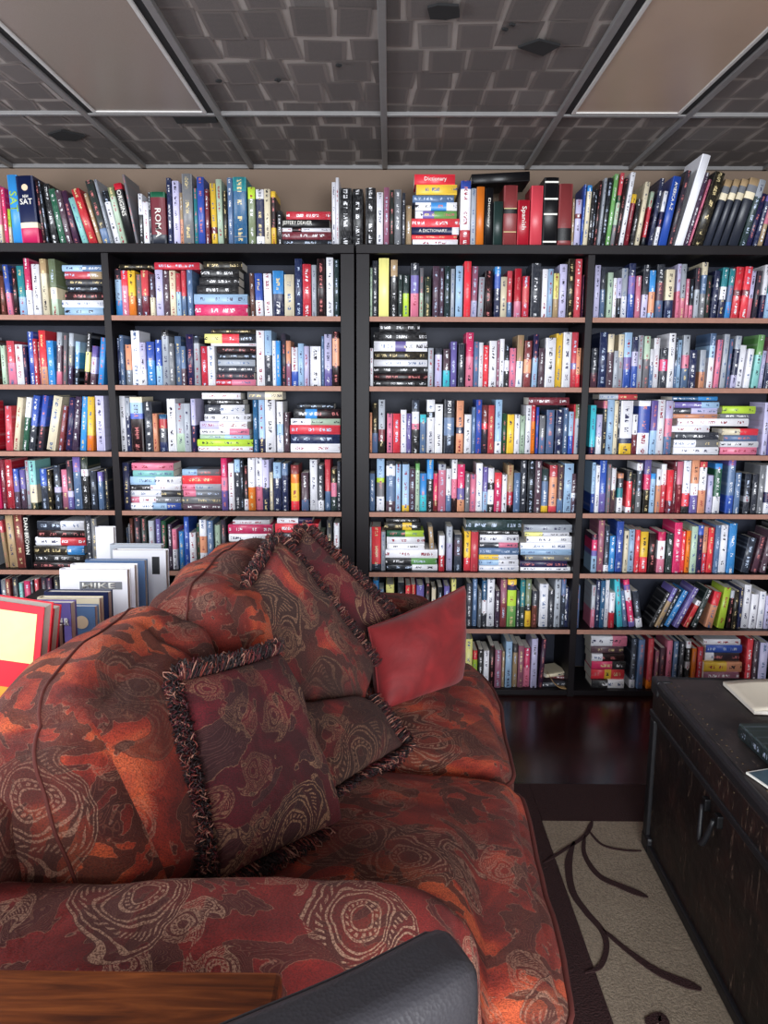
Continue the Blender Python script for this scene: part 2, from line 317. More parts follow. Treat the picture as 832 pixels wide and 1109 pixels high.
# ------------------------------------------------------------------ mesh helpers
def link(name, me, parent=None):
    o = bpy.data.objects.new(name, me); COL.objects.link(o)
    if parent is not None: o.parent = parent
    return o
class MB:
    def __init__(s): s.v = []; s.f = []; s.mi = []; s.uv = []; s.c = []; s.t = []; s.smooth = []
    def face(s, idx, uv=None, mi=0, c=None, t=None, sm=False):
        s.f.append(tuple(idx)); s.mi.append(mi); s.uv.append(uv or [(0, 0)] * len(idx)); s.c.append(c or (0.5, 0.5, 0.5)); s.t.append(t or (0.5, 0.5, 0.5)); s.smooth.append(sm)
    def quad(s, p, uv=None, **k):
        n = len(s.v); s.v += [tuple(q) for q in p]; s.face(range(n, n + len(p)), uv, **k)
    def box(s, a, b, mi=0, mat=None, **k):
        x0, y0, z0 = a; x1, y1, z1 = b
        P = [(x0,y0,z0),(x1,y0,z0),(x1,y1,z0),(x0,y1,z0),(x0,y0,z1),(x1,y0,z1),(x1,y1,z1),(x0,y1,z1)]
        if mat is not None: P = [tuple(mat @ Vector(p)) for p in P]
        n = len(s.v); s.v += P
        for q in ((0,3,2,1),(4,5,6,7),(0,1,5,4),(1,2,6,5),(2,3,7,6),(3,0,4,7)): s.face([n + i for i in q], mi=mi, **k)
    def tube(s, pts, rad, n=6, closed=False, mi=0, c=None, cap=True):
        pts = [Vector(p) for p in pts]; N = len(pts); base = len(s.v)
        prev = None
        for i, p in enumerate(pts):
            if closed: d = pts[(i + 1) % N] - pts[i - 1]
            else: d = pts[min(i + 1, N - 1)] - pts[max(i - 1, 0)]
            if d.length < 1e-9: d = Vector((0, 0, 1))
            d.normalize()
            if prev is None:
                up = Vector((0, 0, 1)) if abs(d.z) < 0.9 else Vector((1, 0, 0)); a = d.cross(up).normalized()
            else:
                a = prev - d * prev.dot(d); a = a.normalized() if a.length > 1e-6 else d.orthogonal().normalized()
            prev = a; b_ = d.cross(a)
            r = rad[i] if isinstance(rad, (list, tuple)) else rad
            for j in range(n):
                an = 2 * math.pi * j / n; s.v.append(tuple(p + (a * math.cos(an) + b_ * math.sin(an)) * r))
        for i in range(N if closed else N - 1):
            for j in range(n):
                i2 = (i + 1) % N
                s.face([base + i * n + j, base + i * n + (j + 1) % n, base + i2 * n + (j + 1) % n, base + i2 * n + j], mi=mi, c=c, sm=True)
        if cap and not closed:
            s.face([base + j for j in range(n)][::-1], mi=mi, c=c); s.face([base + (N - 1) * n + j for j in range(n)], mi=mi, c=c)
    def build(s, name, mats, parent=None, attrs=False, bevel=0.0, normals=False):
        me = bpy.data.meshes.new(name); me.from_pydata(s.v, [], s.f)
        if not isinstance(mats, (list, tuple)): mats = [mats]
        for m_ in mats: me.materials.append(m_)
        me.polygons.foreach_set('material_index', s.mi); me.polygons.foreach_set('use_smooth', s.smooth)
        ul = me.uv_layers.new(name='UVMap'); flat = []
        for q in s.uv:
            for p in q: flat += [p[0], p[1]]
        ul.data.foreach_set('uv', flat)
        if attrs:
            for nm, src in (('Col', s.c), ('Txt', s.t)):
                at_ = me.color_attributes.new(nm, 'FLOAT_COLOR', 'CORNER'); flat = []
                for f_, c_ in zip(s.f, src): flat += [c_[0], c_[1], c_[2], 1.0] * len(f_)
                at_.data.foreach_set('color', flat)
        me.update()
        if normals:
            bm = bmesh.new(); bm.from_mesh(me); bmesh.ops.recalc_face_normals(bm, faces=bm.faces); bm.to_mesh(me); bm.free()
        o = link(name, me, parent)
        if bevel:
            md = o.modifiers.new('bevel', 'BEVEL'); md.width = bevel; md.segments = 2; md.limit_method = 'ANGLE'
        return o
def thing(name, label, cat, loc=(0, 0, 0), rot=(0, 0, 0), group=None):
    o = bpy.data.objects.new(name, None); COL.objects.link(o); o.location = loc; o.rotation_euler = rot; o.empty_display_size = 0.05
    o['label'] = label; o['category'] = cat
    if group: o['group'] = group
    return o
def tag(o, label, cat, group=None):
    if len(label.split()) > 16: print("LONG", label)
    o['label'] = label; o['category'] = cat
    if group: o['group'] = group
    return o
def struct(o): o['kind'] = 'structure'; return o
def text_mesh(s, size, extrude=0.0004, spacing=1.0):
    cu = bpy.data.curves.new('title', 'FONT'); cu.body = s; cu.size = size; cu.extrude = extrude; cu.align_x = 'CENTER'; cu.align_y = 'CENTER'
    cu.space_character = spacing; cu.resolution_u = 2; cu.offset = size * 0.012
    o = bpy.data.objects.new('title', cu); COL.objects.link(o)
    dg = bpy.context.evaluated_depsgraph_get(); me = bpy.data.meshes.new_from_object(o.evaluated_get(dg))
    bpy.data.objects.remove(o, do_unlink=True); bpy.data.curves.remove(cu)
    return me
def add_text(s, width, height, mat, parent, M4, name='title'):
    """text fitted to width x height, local x along the reading direction, placed by matrix M4 in the parent's space"""
    me = text_mesh(s, 1.0, 0.0)
    xs = [v.co.x for v in me.vertices]; ys = [v.co.y for v in me.vertices]
    w_, h_ = max(xs) - min(xs), max(ys) - min(ys); cx, cy = (max(xs) + min(xs)) / 2, (max(ys) + min(ys)) / 2
    bm = bmesh.new(); bm.from_mesh(me)
    for v_ in bm.verts: v_.co = Vector(((v_.co.x - cx) * width / w_, (v_.co.y - cy) * height / h_, 0))
    ret = bmesh.ops.extrude_face_region(bm, geom=bm.faces[:])
    for g in ret['geom']:
        if isinstance(g, bmesh.types.BMVert): g.co.z += 0.0006
    bmesh.ops.recalc_face_normals(bm, faces=bm.faces); bm.transform(M4); bm.to_mesh(me); bm.free()
    me.materials.clear(); me.materials.append(mat)
    return link(name, me, parent)

# ------------------------------------------------------------------ room
YS = 3.00                      # front plane of the bookcases
YW = 3.31                      # back wall
zc = at(420, 183, YW).z        # ceiling height
XL, XR, YB = -2.45, 2.45, -2.6
def slab(name, a, b, mat): 
    q = MB(); q.box(a, b); return struct(q.build(name, mat))
slab('floor', (XL - .1, YB - .1, -0.1), (XR + .1, YW + .1, 0), M['floor'])
slab('wall_back', (XL - .1, YW, 0), (XR + .1, YW + .1, zc + .12), M['wallpaint'])
slab('wall_right', (XR, YB, 0), (XR + .1, YW, zc + .12), M['wallpaint'])
q = MB()
q.box((XL - .1, YB, 0), (XL, YW, 0.95)); q.box((XL - .1, YB, 2.1), (XL, YW, zc + .12)); q.box((XL - .1, YB, 0.95), (XL, 0.4, 2.1)); q.box((XL - .1, 2.1, 0.95), (XL, YW, 2.1))
struct(q.build('wall_left', M['wallpaint']))
q = MB()
q.box((XL - .1, YB - .1, 0), (XR + .1, YB, 0.4)); q.box((XL - .1, YB - .1, 2.15), (XR + .1, YB, zc + .12)); q.box((XL - .1, YB - .1, .4), (-1.2, YB, 2.15)); q.box((2.2, YB - .1, .4), (XR + .1, YB, 2.15))
struct(q.build('wall_front', M['wallpaint']))

# ceiling: slab, pasted pages, grid bars, fixtures
q = MB(); q.box((XL - .1, YB - .1, zc + 0.0115), (XR + .1, YW + .1, zc + .12))
ceil = struct(q.build('ceiling', M['ceil']))
xb = [at(p, 183, YW).x for p in (157, 273, 417, 570, 682)]
xb = [xb[0] - 0.56] + xb + [xb[-1] + 0.56, xb[-1] + 1.1]; xb = [xb[0] - 0.6] + xb
ycross = atz(420, 125, zc).y
yb = [YW, ycross, ycross - 1.22, ycross - 2.44, ycross - 3.66]
rnd = random.Random(5)
q = MB()
zoff = 0
for ix in range(len(xb) - 1):
    for iy in range(len(yb) - 1):
        x0, x1, y1, y0 = xb[ix], xb[ix + 1], yb[iy], yb[iy + 1]
        if ix in (2, 5) and iy == 1: continue       # light fixtures
        yy = y0
        ax = rnd.random() < 0.5
        while yy < y1 - 0.02:
            ph = rnd.uniform(0.13, 0.16); xx = x0 - rnd.uniform(0, 0.05)
            while xx < x1 - 0.02:
                pw = rnd.uniform(0.092, 0.125)
                cx_, cy_ = xx + pw / 2, yy + ph / 2 + rnd.uniform(-.014, .014); an = rnd.gauss(0, 0.055)
                zoff = (zoff + 1) % 9; z = zc + 0.0084 + 0.0003 * zoff
                pts = []
                for (a_, b_) in ((-1, -1), (-1, 1), (1, 1), (1, -1)):
                    lx, ly = a_ * pw * 0.465, b_ * ph * 0.475
                    X = cx_ + lx * math.cos(an) - ly * math.sin(an); Yp = cy_ + lx * math.sin(an) + ly * math.cos(an)
                    pts.append((min(max(X, x0), x1), min(max(Yp, y0), y1), z))
                t_ = rnd.uniform(0.90, 1.05); base_ = s2l((110 * t_, 101 * t_, 98 * t_))
                if rnd.random() < 0.06: base_ = s2l((120, 113, 110))
                q.quad(pts, [(0, 0), (0, 1), (1, 1), (1, 0)], c=base_)
                xx += pw * rnd.uniform(0.98, 1.12)
            yy += ph * rnd.uniform(0.93, 1.0)
q.build('pasted_pages', M['ceil_pages'], ceil, attrs=True)
q = MB()
for x in xb: q.box((x - .011, YB, zc - .004), (x + .011, YW, zc + .012))
for y in yb[1:]: q.box((XL, y - .009, zc - .003), (XR, y + .009, zc + .011))
q.box((XL, YW - .02, zc - .004), (XR, YW, zc + .012))
q.build('grid_bars', M['tbar'], ceil, bevel=0.002)
def fixture(ix, label, dm='diffuser'):
    x0, x1, y1, y0 = xb[ix] + .013, xb[ix + 1] - .013, yb[1] - .011, yb[2] + .011
    t = thing('ceiling_light', label, 'ceiling light', ((x0 + x1) / 2, (y0 + y1) / 2, zc)); t['group'] = 'recessed ceiling lights'
    hx, hy = (x1 - x0) / 2, (y1 - y0) / 2
    q = MB(); g = .022
    q.box((-hx, -hy, .002), (-hx + g, hy, .011)); q.box((hx - g, -hy, .002), (hx, hy, .011)); q.box((-hx + g, -hy, .002), (hx - g, -hy + .008, .011))
    q.box((-hx + g, hy - .008, .002), (hx - g, hy, .011)); q.build('frame_gap', M['tbar_dark'], t)
    q = MB(); r0, r1 = .022, .034
    q.box((-hx + r0, -hy + .008, -.003), (-hx + r1, hy - .008, .010)); q.box((hx - r1, -hy + .008, -.003), (hx - r0, hy - .008, .010))
    q.box((-hx + r1, hy - .022, -.003), (hx - r1, hy - .008, .010)); q.box((-hx + r1, -hy + .008, -.003), (hx - r1, -hy + .022, .010))
    q.build('rim', M['fixture_rim'], t, bevel=.002)
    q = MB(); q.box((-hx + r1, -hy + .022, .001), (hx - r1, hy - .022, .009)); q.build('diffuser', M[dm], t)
fixture(2, 'unlit grey recessed ceiling light panel on the left')
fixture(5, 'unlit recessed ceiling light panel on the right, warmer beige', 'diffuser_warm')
def ceil_patch(pts, name, label):
    P = [atz(px, py, zc - .001) for px, py in pts]; c = sum(P, Vector()) / len(P)
    q = MB(); n = len(P)
    q.v = [tuple(p - c) for p in P] + [tuple(p - c + Vector((0, 0, .006))) for p in P]
    q.face(list(range(n))[::-1]); q.face(list(range(n, 2 * n)))
    for i in range(n): q.face([i, (i + 1) % n, n + (i + 1) % n, n + i])
    o = q.build(name, M['stain'], normals=True); o.location = c; tag(o, label, 'patch')
ceil_patch([(561, 52), (584, 44), (607, 50), (588, 61)], 'ceiling_patch', 'black diamond-shaped patch on the papered ceiling, right of the middle bar')
ceil_patch([(463, 9), (474, 6), (497, 7), (498, 19), (483, 22), (466, 21)], 'ceiling_patch', 'ragged black patch on the ceiling near the top of the middle bar')
ceil_patch([(185, 124), (232, 124), (236, 133), (192, 134)], 'ceiling_patch', 'dark rectangular patch beside the end of the left light panel')
ceil_patch([(52, 146), (66, 142), (92, 148), (82, 153), (62, 152)], 'ceiling_patch', 'dark smudge-like patch on the ceiling over the far-left bookcase')
for i, (px, py) in enumerate(((547, 33), (555, 28), (367, 72), (301, 88), (237, 89))):
    ceil_patch([(px - 3.5, py), (px - 1, py - 1.2), (px + 3.5, py), (px + 1, py + 1.2)], 'ceiling_patch',
               ['small black fleck on the ceiling just left of the diamond patch', 'tiny black fleck on the ceiling between the ragged and diamond patches',
                'small dark fleck on the ceiling left of the middle bar, nearest it', 'small dark fleck on the ceiling midway between left light and middle bar',
                'small dark fleck on the ceiling nearest the left light panel'][i])

# ------------------------------------------------------------------ bookcases
INS = 0.03
YBK = YS + INS
rowpx = {'T': 267.0, 1: 343.9, 2: 419.0, 3: 490.9, 4: 554.0, 5: 618.6, 6: 678.8, 7: 744.3}
ZR = {k: at(512, v, YBK).z for k, v in rowpx.items()}
def X_at(px, z):      # world x on the front plane of the cases, near that height
    d0 = at(px, 420, YS); return d0.x
xgap = at(385, 420, YS).x
xC0 = at(400, 420, YS).x; xC1 = at(630.5, 420, YS).x; xD0 = at(638, 420, YS).x
xB1 = at(369.5, 420, YS).x; xB0 = at(124.5, 420, YS).x; xA1 = at(117, 420, YS).x
bayw = xC1 - xC0
def bookcase(name, label, bays, xa, xb_):
    """bays: list of (x0,x1) openings; panels fill between"""
    t = thing(name, label, 'bookcase', ((xa + xb_) / 2, YS + .14, 0)); ox = t.location.x; oy = t.location.y
    def P(nm, a, b, mat, bevel=.0015):
        q = MB(); q.box((a[0] - ox, a[1] - oy, a[2]), (b[0] - ox, b[1] - oy, b[2])); return q.build(nm, mat, t, bevel=bevel)
    top = ZR['T']; D = YS + .285
    P('top_board', (xa, YS - .012, top - .034), (xb_, D, top), M['case'])
    P('back_panel', (xa + .01, D - .008, .03), (xb_ - .01, D, top - .034), M['case_back'])
    edges = [xa] + [v for bb in bays for v in bb] + [xb_]
    for i in range(0, len(edges), 2):
        P('side_panel' if i in (0, len(edges) - 2) else 'divider', (edges[i], YS, 0), (edges[i + 1], D - .008, top - .034), M['case'])
    for (x0, x1) in bays:
        for k in range(1, 8):
            z = ZR[k]
            s = P('shelf', (x0, YS + .003, z - .020), (x1, D - .008, z), M['case'], .001)
            if k < 7:
                q = MB(); q.box((x0 - ox + .001, YS - oy + .0005, z - .0195), (x1 - ox - .001, YS - oy + .003, z - .0005)); q.build('front_edge', M['edge'], s)
        P('plinth', (x0, YS + .012, 0), (x1, YS + .03, ZR[7] - .020), M['case'])
    return t
xEnd = xD0 + bayw
bayA = (xA1 - bayw, xA1)
bookcase('bookcase', 'tall dark bookcase on the left, behind the sofa, packed with books', [bayA, (xB0, xB1)], bayA[0] - .045, xgap - .004)
bookcase('bookcase', 'tall dark bookcase on the right, its floor end behind the trunk', [(xC0, xC1), (xD0, xEnd)], xgap + .004, xEnd + .045)
# raw edge strip on the bottom shelf beside the trunk
# ------------------------------------------------------------------ books
def parse_cols(s):
    out = []; i = 0
    while i < len(s):
        c = s[i]; i += 1; n = ''
        while i < len(s) and s[i].isdigit(): n += s[i]; i += 1
        out.append((c, int(n) if n else 1))
    tot = sum(n for _, n in out)
    return [(c, n / tot) for c, n in out]
def book_geo(q, W, Hh, D, cols, seed, hard, mat4=None, pages=True, cmi=0, pmi=1, plainspine=False):
    """spine faces -Y, stands on z=0, centred on x"""
    rr = random.Random(seed)
    T = min(.0028 if hard else .0012, W * .18)
    h = W / 2; bul = min(W * .10, .004)
    prof = [(-h, D), (-h, .003), (-h * .8, .0008), (-h * .35, -bul * .5), (h * .35, -bul * .5), (h * .8, .0008), (h, .003), (h, D), (h - T, D), (h - T, T + .002), (-h + T, T + .002), (-h + T, D)]
    n = len(prof)
    dist = [0]
    zs = [Hh]; cl = []
    for c, f in cols:
        zs.append(zs[-1] - f * Hh); cl.append(c)
    zs[-1] = 0.0
    lum = lambda c: 0.3 * c[0] + .6 * c[1] + .1 * c[2]
    base = len(q.v); su = rr.uniform(0, 50)
    cc = []
    for c in cl:
        l_ = lin(c); t_ = rr.uniform(.82, 1.15); l_ = tuple(min(1, x * t_) for x in l_)
        if lum(l_) > .32: tc = rr.choice([s2l((40, 36, 50)), s2l((60, 60, 90)), s2l((150, 40, 60)), s2l((90, 110, 150))])
        else: tc = rr.choice([s2l((236, 236, 240)), s2l((236, 236, 240)), s2l((220, 200, 150)), s2l((190, 205, 230)), s2l((200, 120, 120))])
        cc.append((l_, l_ if plainspine else tc))
    M4 = mat4 or Matrix.Identity(4)
    for z in zs:
        for (x, y) in prof: q.v.append(tuple(M4 @ Vector((x, y, z))))
    us = [0, 0, .1, .32, .68, .9, 1, 1, 1, 1, 0, 0]
    for k in range(len(zs) - 1):
        c, tc = cc[k]; a = base + k * n; b_ = a + n
        for j in range(n):
            j2 = (j + 1) % n
            u0, u1 = (us[j], us[j2]) if 1 <= j <= 5 else (0, 0)
            q.face([a + j, b_ + j, b_ + j2, a + j2], [(u0, zs[k] + su), (u0, zs[k + 1] + su), (u1, zs[k + 1] + su), (u1, zs[k] + su)], mi=cmi, c=c, t=tc, sm=(2 <= j <= 4))
    for (a, k, rev) in ((base, 0, False), (base + (len(zs) - 1) * n, -1, True)):
        c, tc = cc[k]
        # cap as three quads-ish: two boards and the spine strip
        for idx in ((0, 1, 10, 11), (6, 7, 8, 9), (1, 2, 3, 4, 5, 6, 9, 10)):
            id2 = [a + i for i in idx]
            q.face(id2 if not rev else id2[::-1], mi=cmi, c=c, t=c)
    pr = .003 if hard else .0004
    if pages: page_geo(q, W, Hh, D, T, pr, M4, pmi)
    return T, pr
def page_geo(q, W, Hh, D, T, pr, M4, mi):
    q.box((-W / 2 + T, T + .002, pr), (W / 2 - T, D - (pr if pr > .001 else .0003), Hh - pr), mi=mi, mat=M4)

BAYS = {'A': ('far-left', -6, 117), 'B': ('centre-left', 124, 370), 'C': ('centre-right', 400, 631), 'D': ('far-right', 638, 838)}
ROWS = {}
ROWS['T'] = """0 4 200 0 p4c2|5 4 203 -3 P|10 3 226 0 L2c2|13.5 11 189 -4 B9|25 19.5 191 -3 N17c2P6|45 4 195 -9 k|49.5 4 197 -9 k|54 8 199 -10 k|63 7.5 207 -17 f|71.5 7 208 -14 d|79.5 6.5 208 -14 V|90 6.5 215 -13 a|97.5 9 206 -17 r|107 4 210 -14 t|112 8 196 -17 x5K1s2|120.3 3 195 -15 G|124 6.5 207 -12 k2w8|131 6.5 203 -12 J1l5|138.5 8.5 199 -13 r1k9|147.2 2.8 189 -12 g|151 4.3 209 0 w4k6|155.7 6 218 0 w|162 3 208 0 K|165.3 16 208 0 f1m7K2|182 5 192 0 N|188 7 195 0 q|195.5 3.3 208 0 t2O2|199.3 11 188 0 g|211.3 4 204 0 e|215.7 7.3 192 0 b|223.5 4.3 205 0 m|229.5 6 198 -1 y7m1y2|236.5 6 194 -1 l|243 3.8 207 0 k|247.3 5.7 192 0 s|253.3 14.7 191 0 e2z8|270 7.5 203 0 L2J8|278.3 8.5 205 0 w2N8w2|287.3 6.5 205 0 c|294.3 5 207 0 y1k5y3|300 6 228 0 k|359.8 4 197 0 w|364 3.5 192 0 w|368 13.4 204 0 k|381.8 11.5 204 0 k|396 11 203 0 k|408 7 208 0 w|415.8 5.7 203 0 D|422.3 4.2 206 0 x|427 7.5 205 0 g|435.3 3.6 209 0 K|439.7 6 222 0 t|498 11 196 0 b1w5r2|509.3 5.7 204 0 G|515.5 8.3 202 0 o|524.5 9 203 0 k|534 10 218 0 x|544.8 15 200 0 A4k1A6|560.2 13 216 0 r|573.8 13 201 0 C|587.3 16 192 0 k|603.7 14.8 199 0 A7k2A1|618.8 2.5 215 0 t|621.5 6.3 216 1 q3m1q6|628.3 2.2 200 2 b|630.8 5 201 3 B1c9|636.2 3.4 204 3 k|639.8 3.2 205 3 k|643.2 3.2 195 4 k|646.8 3 193 5 G|650.5 5.3 192 6 k|656.3 4.5 188 7 F|661.2 4 187 8 C3f1l3g3|665.5 4 193 8 k|669.8 4.8 187 10 w|676 5 210 7 y1m5|682 4 216 6 k|687.3 5 197 9 c|695 4 207 8 l3r6k2|702.3 4.5 193 10 N|708 4 207 9 w4N3w4|713 8.5 192 12 b|723 5.5 185 16 K|731 9.3 168 24 w|741 4.2 187 19 V|745.5 2.6 194 19 p|749 11.5 188 20 k|762 8 195 20 t1g1c1K7|771 7 195 20 t1g1c1K7|779 7.5 195 20 t1g1c1K7|787.8 11 195 20 t1g1c1K7|800 7.5 196 17 G2x6|808.5 6.3 210 15 N|815.5 5.3 212 12 v1N8|821.5 5.7 222 10 p4t5|828 6 205 10 N
H 299 359 259.5 266.5 k|H 297 359 251 258 m|H 298 358 246.5 250.5 w1k1w3|H 305 357 237.5 246 k|H 310 358 228.5 237 r|H 447 496 259 266 w|H 446 495 254 259 R|H 446 497 246 254 N6w1|H 446 498 236 245.5 R|H 450 495 228 235.5 w2v3F6|H 450 495 219 227.5 w3B3w2|H 447 492 211 218.5 s|H 451 495 200 210.5 y|H 449 493 188.5 199.5 R"""
ROWS['1A'] = """2 5 299 0 n|9 6 287 -3 b5p4|15.5 5 290 0 k|22 7.3 288 -1 e5S3|30.5 6 280 -1 P5w4|37.2 8 286 0 w|46 7 280 -1 t2c6|55.5 7.3 280 -1 J5c2l3
H 70 112 333 341 S|H 67 112 325 332.5 w|H 70 111 316 324.5 k|H 72 110 309 316 k|H 70 112 302 308.5 K|H 70 111 294 301.5 C6t3|H 67 111 287 293.5 S4s4"""
ROWS['1B'] = """125.5 7 291 0 K2S4B3|133 7 293 0 R3p6|140.5 7.5 293 0 y5o4|148.3 6 297 0 g4d3|155 7.5 293 0 C5m4|163.7 5 297 0 d5c4|169.3 8 292 0 q|178 6 293 0 d|184.8 6.5 293 0 c|192 4.6 296 0 C3S4|197.3 5 293 0 C5s4|203.3 6 292 0 s|272 4.6 296 -1 n|277.5 8 296 -1 b5w3|286.5 8.6 296 -1 w|296 11.6 293 0 B5N5|308.3 10.5 297 0 c|320 7.8 280 0 N|328.3 9 286 0 r|338 5 287 0 G|344 8.4 280 0 k|354 7.3 279 0 w|362.3 5 281 0 x
H 211 268 329.5 341.5 P|H 210 268 318.5 328.5 S|H 213 258 309 317 k|H 216 259 300.5 308.5 k|H 218 259 291.5 299.5 k|H 220 262 283 291 k|H 128 163 286 291.5 k|H 167 216 284 291.5 r"""
ROWS['1C'] = """400.6 2.3 290 0 l|403.3 6 282 0 K|410.3 11 279.5 0 Y|423 7.5 281 0 t2k5|431.5 4.3 297 0 x|436.5 6.3 298 0 x3L4|444.8 8.6 285 0 K2v3p4|454.5 4 290 0 g4l4|459.7 6.8 300 0 x|468.5 7 288 0 d|476 4.6 290 0 d|481.5 5.6 288 0 x|488 4 291 0 G|493.3 7.5 288 0 S|502.3 7.3 283 0 R|510 6.5 288 1 D6q3|517.8 5.8 300 1 G|525 8.3 293 0 k|535 6.3 289 0 B1b2N4|541.7 6.7 300 0 c|549 5.4 293 0 C6s3|556.7 7 291 0 r6p3|565 7.7 299 0 r2C3r3|574.7 10 285 0 K|586.8 6 291 0 w|593 5.2 291 0 S|598.7 5.6 296 0 Y4t3|605 7.8 286 0 q|614 7 280 0 k|622 7.2 280 0 C|630 1 298 0 V"""
ROWS['1D'] = """643 6 287 0 q|649.5 5 290 0 K3s4|657 5.8 295 0 l|663.3 3.8 301 0 w|667.4 4.8 301 0 q3k3|672.7 6.4 290 0 G5w4|679.7 7 285 0 N2v3b4|687.4 5.4 299 0 p|694 6.5 287 1 K5q4|701.5 6.4 293 0 B4O4S1|710 8 286 0 K3d3s3|719.3 9 292 0 c5N3|731 4 286 0 q3p3|735.5 5.6 286 0 G5p3|741.6 3.5 302 0 p|745.8 4 302 0 k4p2|750.7 5 290 0 K3G4|756.8 6.4 284 1 c2s3g4|764 5 298 1 x|769.8 6 293 2 N|777 6.5 290 3 e3w2N3|785 6 291 3 e3s3B3|792.2 8 289 3 R4m1R4|801 7.7 289 3 R4m1R4|809.5 5 293 3 q4p3|815.8 5 293 3 K|822 5 287 3 w5N4|828 6 290 3 e4S4"""
ROWS['2A'] = """3 5 374 0 l|9 8 369 0 C4p4|18.3 7.8 373 0 w|26.8 4 375 0 N|32 6.3 359 0 b|38.6 4.5 367 0 r|43 2.3 370 0 D|45.7 7.2 358 0 R6O3|53.4 7.2 369 0 B|61.5 5.6 360 4 G2d4p2|68 3.9 363 4 g|72.8 5 361 5 G2g3V3|80.5 5 370 4 S2B3k3|90.3 5 360 7 k3Y3k2|97 6 375 5 v2q3d2|106 6 366 6 B"""
ROWS['2B'] = """126 4 366 0 N|130.6 5 363 0 s|136.8 6.4 373 0 O5g3|143.6 9 358 0 w|153 6.6 371 0 q5w3|160 8.4 370 0 b3B4|169.6 6.3 368 0 b4S3|176.3 7.7 357 0 k1G8|184.3 5.6 372 0 g|190.3 6.6 364 0 s|197.3 5 375 0 s4d3|202.7 7.8 362 0 N|211 6.4 364 0 K1G6|218.3 6.8 375 0 r|225.7 7.7 375 0 w|278.7 8.5 358 0 w|287.7 7.5 358 0 S4K5|295.7 3.7 369 0 w|299.7 4.6 369 0 B|305 5 361 0 K|310.4 5 369 0 O4D4|315.9 7 376 0 w5b3|323.4 6 372 0 S|329.9 5.3 375 0 q|336 11.6 375 0 w|348.3 2.8 364 0 s|351.6 8 362 0 q4v2|360.3 7.4 359 0 k1O4k3
H 234 277 411 417 r2p3|H 235 275 403.5 410.5 K|H 236 276 396.5 403 K|H 236 276 389.5 396 G|H 235 277 382.5 389 k|H 235 277 375.5 382 k|H 228 277 371.5 375 w|H 221 277 361.5 370.5 Y3R3k3|H 229 277 356.5 361 k"""
ROWS['2C'] = """400.6 3.5 377 0 w|463.5 5.8 377 0 G|471 7.5 377 0 K1q5|480 7 378 0 d4E3|487.8 6.5 370 0 v|496 6.5 372 0 K|504.3 8 360 0 P4p5|512.8 5.2 370 0 s|518.2 4.5 371 0 w|523 6 374 0 R|529.6 8 369 0 w|538 2.5 369 0 D|540.8 4.8 367 0 w|545.9 5 373 0 k3w2k3|551.3 7 377 0 p|558.6 6.8 363 1 t4w4|566.7 7.8 369 1 A4O3A3|576 5.6 362 1 N4S5|583 6 377 0 d|589.8 10.8 366 0 w|601.5 6.7 361 0 y|608.5 8.8 360 0 w|617.7 7 360 0 C5v1C3|625 5.6 377 0 O4R2
H 405 463 412 418.5 k|H 405 463 404.5 411.5 k|H 405 463 397 404 k|H 405 463 389.5 396.5 w|H 405 463 380.5 389 k|H 405 463 369.5 380 w2v1w2|H 405 462 359.5 369 k|H 411 455 350.5 359 k"""
ROWS['2D'] = """640 7 377 0 K5d3|647.4 8.6 360 0 N|656.5 6.5 362 0 c3d6|663.6 4.6 380 0 G|668.6 5.8 362 0 c3G4|674.8 8 360 0 S4v2b3|683.3 6.5 365 0 N2q2b3|690.2 5.5 363 0 G|696.2 6 364 0 l4g5|702.5 4 378 0 w3s4|706.9 6.3 366 0 w|713.7 8 377 0 K2P2K3|722 7 361 0 w|729.3 3 366 0 K4s4|732.5 4.5 368 0 S|737.5 7 363 0 G3p2s3|745.2 8 379 0 N|756.7 6 379 0 G4O3|765.7 6.2 361 1 s2S2w5|773.2 5.4 368 2 p|780 5.6 362 2 G|786.3 3.5 367 2 s|790.7 6 364 3 G2N4q2|797.7 6.6 374 3 w|805.7 6.3 378 3 w|813.7 7 363 4 F3a5|822 4.6 380 3 q|827.3 6 365 2 D4N4"""
ROWS['3A'] = """7 7.3 440 2 C|13.8 6.4 431 9 c|22.8 6 431 9 w3f5|30.3 7 429 10 b5K4|40 6.3 429 11 b5K4|49.6 9.6 430 12 c|61.8 5 440 9 A|69.8 6.5 431 8 N|77.8 6.5 430 8 V|86 6.3 430 6 B|94.2 7 430 4 y5o2|104 9.3 429 1 q"""
ROWS['3B'] = """126.5 8.3 429 0 w|135.6 7 431 0 G3N6|143.5 13.3 430 0 c1S2b1k6|158 8.3 435 0 K|167 5 448 0 O|172.8 8.3 449 0 z1r2K3N2|182 9 432 0 w|191.8 8.6 437 0 G5l3|201 6.6 437 0 G|208.3 5 432 0 q4N4|274.8 5.2 433 0 z|280.3 6.7 433 0 S6N2|288 11 433 0 w|300 7 435 0 w4S2w3|308 5.2 447 0 d
H 214 273 483.5 488 w|H 214 274 476 483 L|H 216 270 471 475.5 l3S3|H 217 270 464.5 470.5 w3p2|H 217 268 456.5 464 q2w3|H 221 271 448.5 456 w|H 222 265 438.5 448 K2w3|H 225 263 432.5 438 k|H 218 260 425.5 432 w|H 268 306 424.5 432.5 g5c5|H 315 368.5 480.5 488.5 w|H 315 368 470.5 480 N|H 314 368.5 460.5 470 R|H 315 368.5 453.5 460 w2l3|H 318 368.5 443 453 k2B2k4|H 322 362 437 442.5 k"""
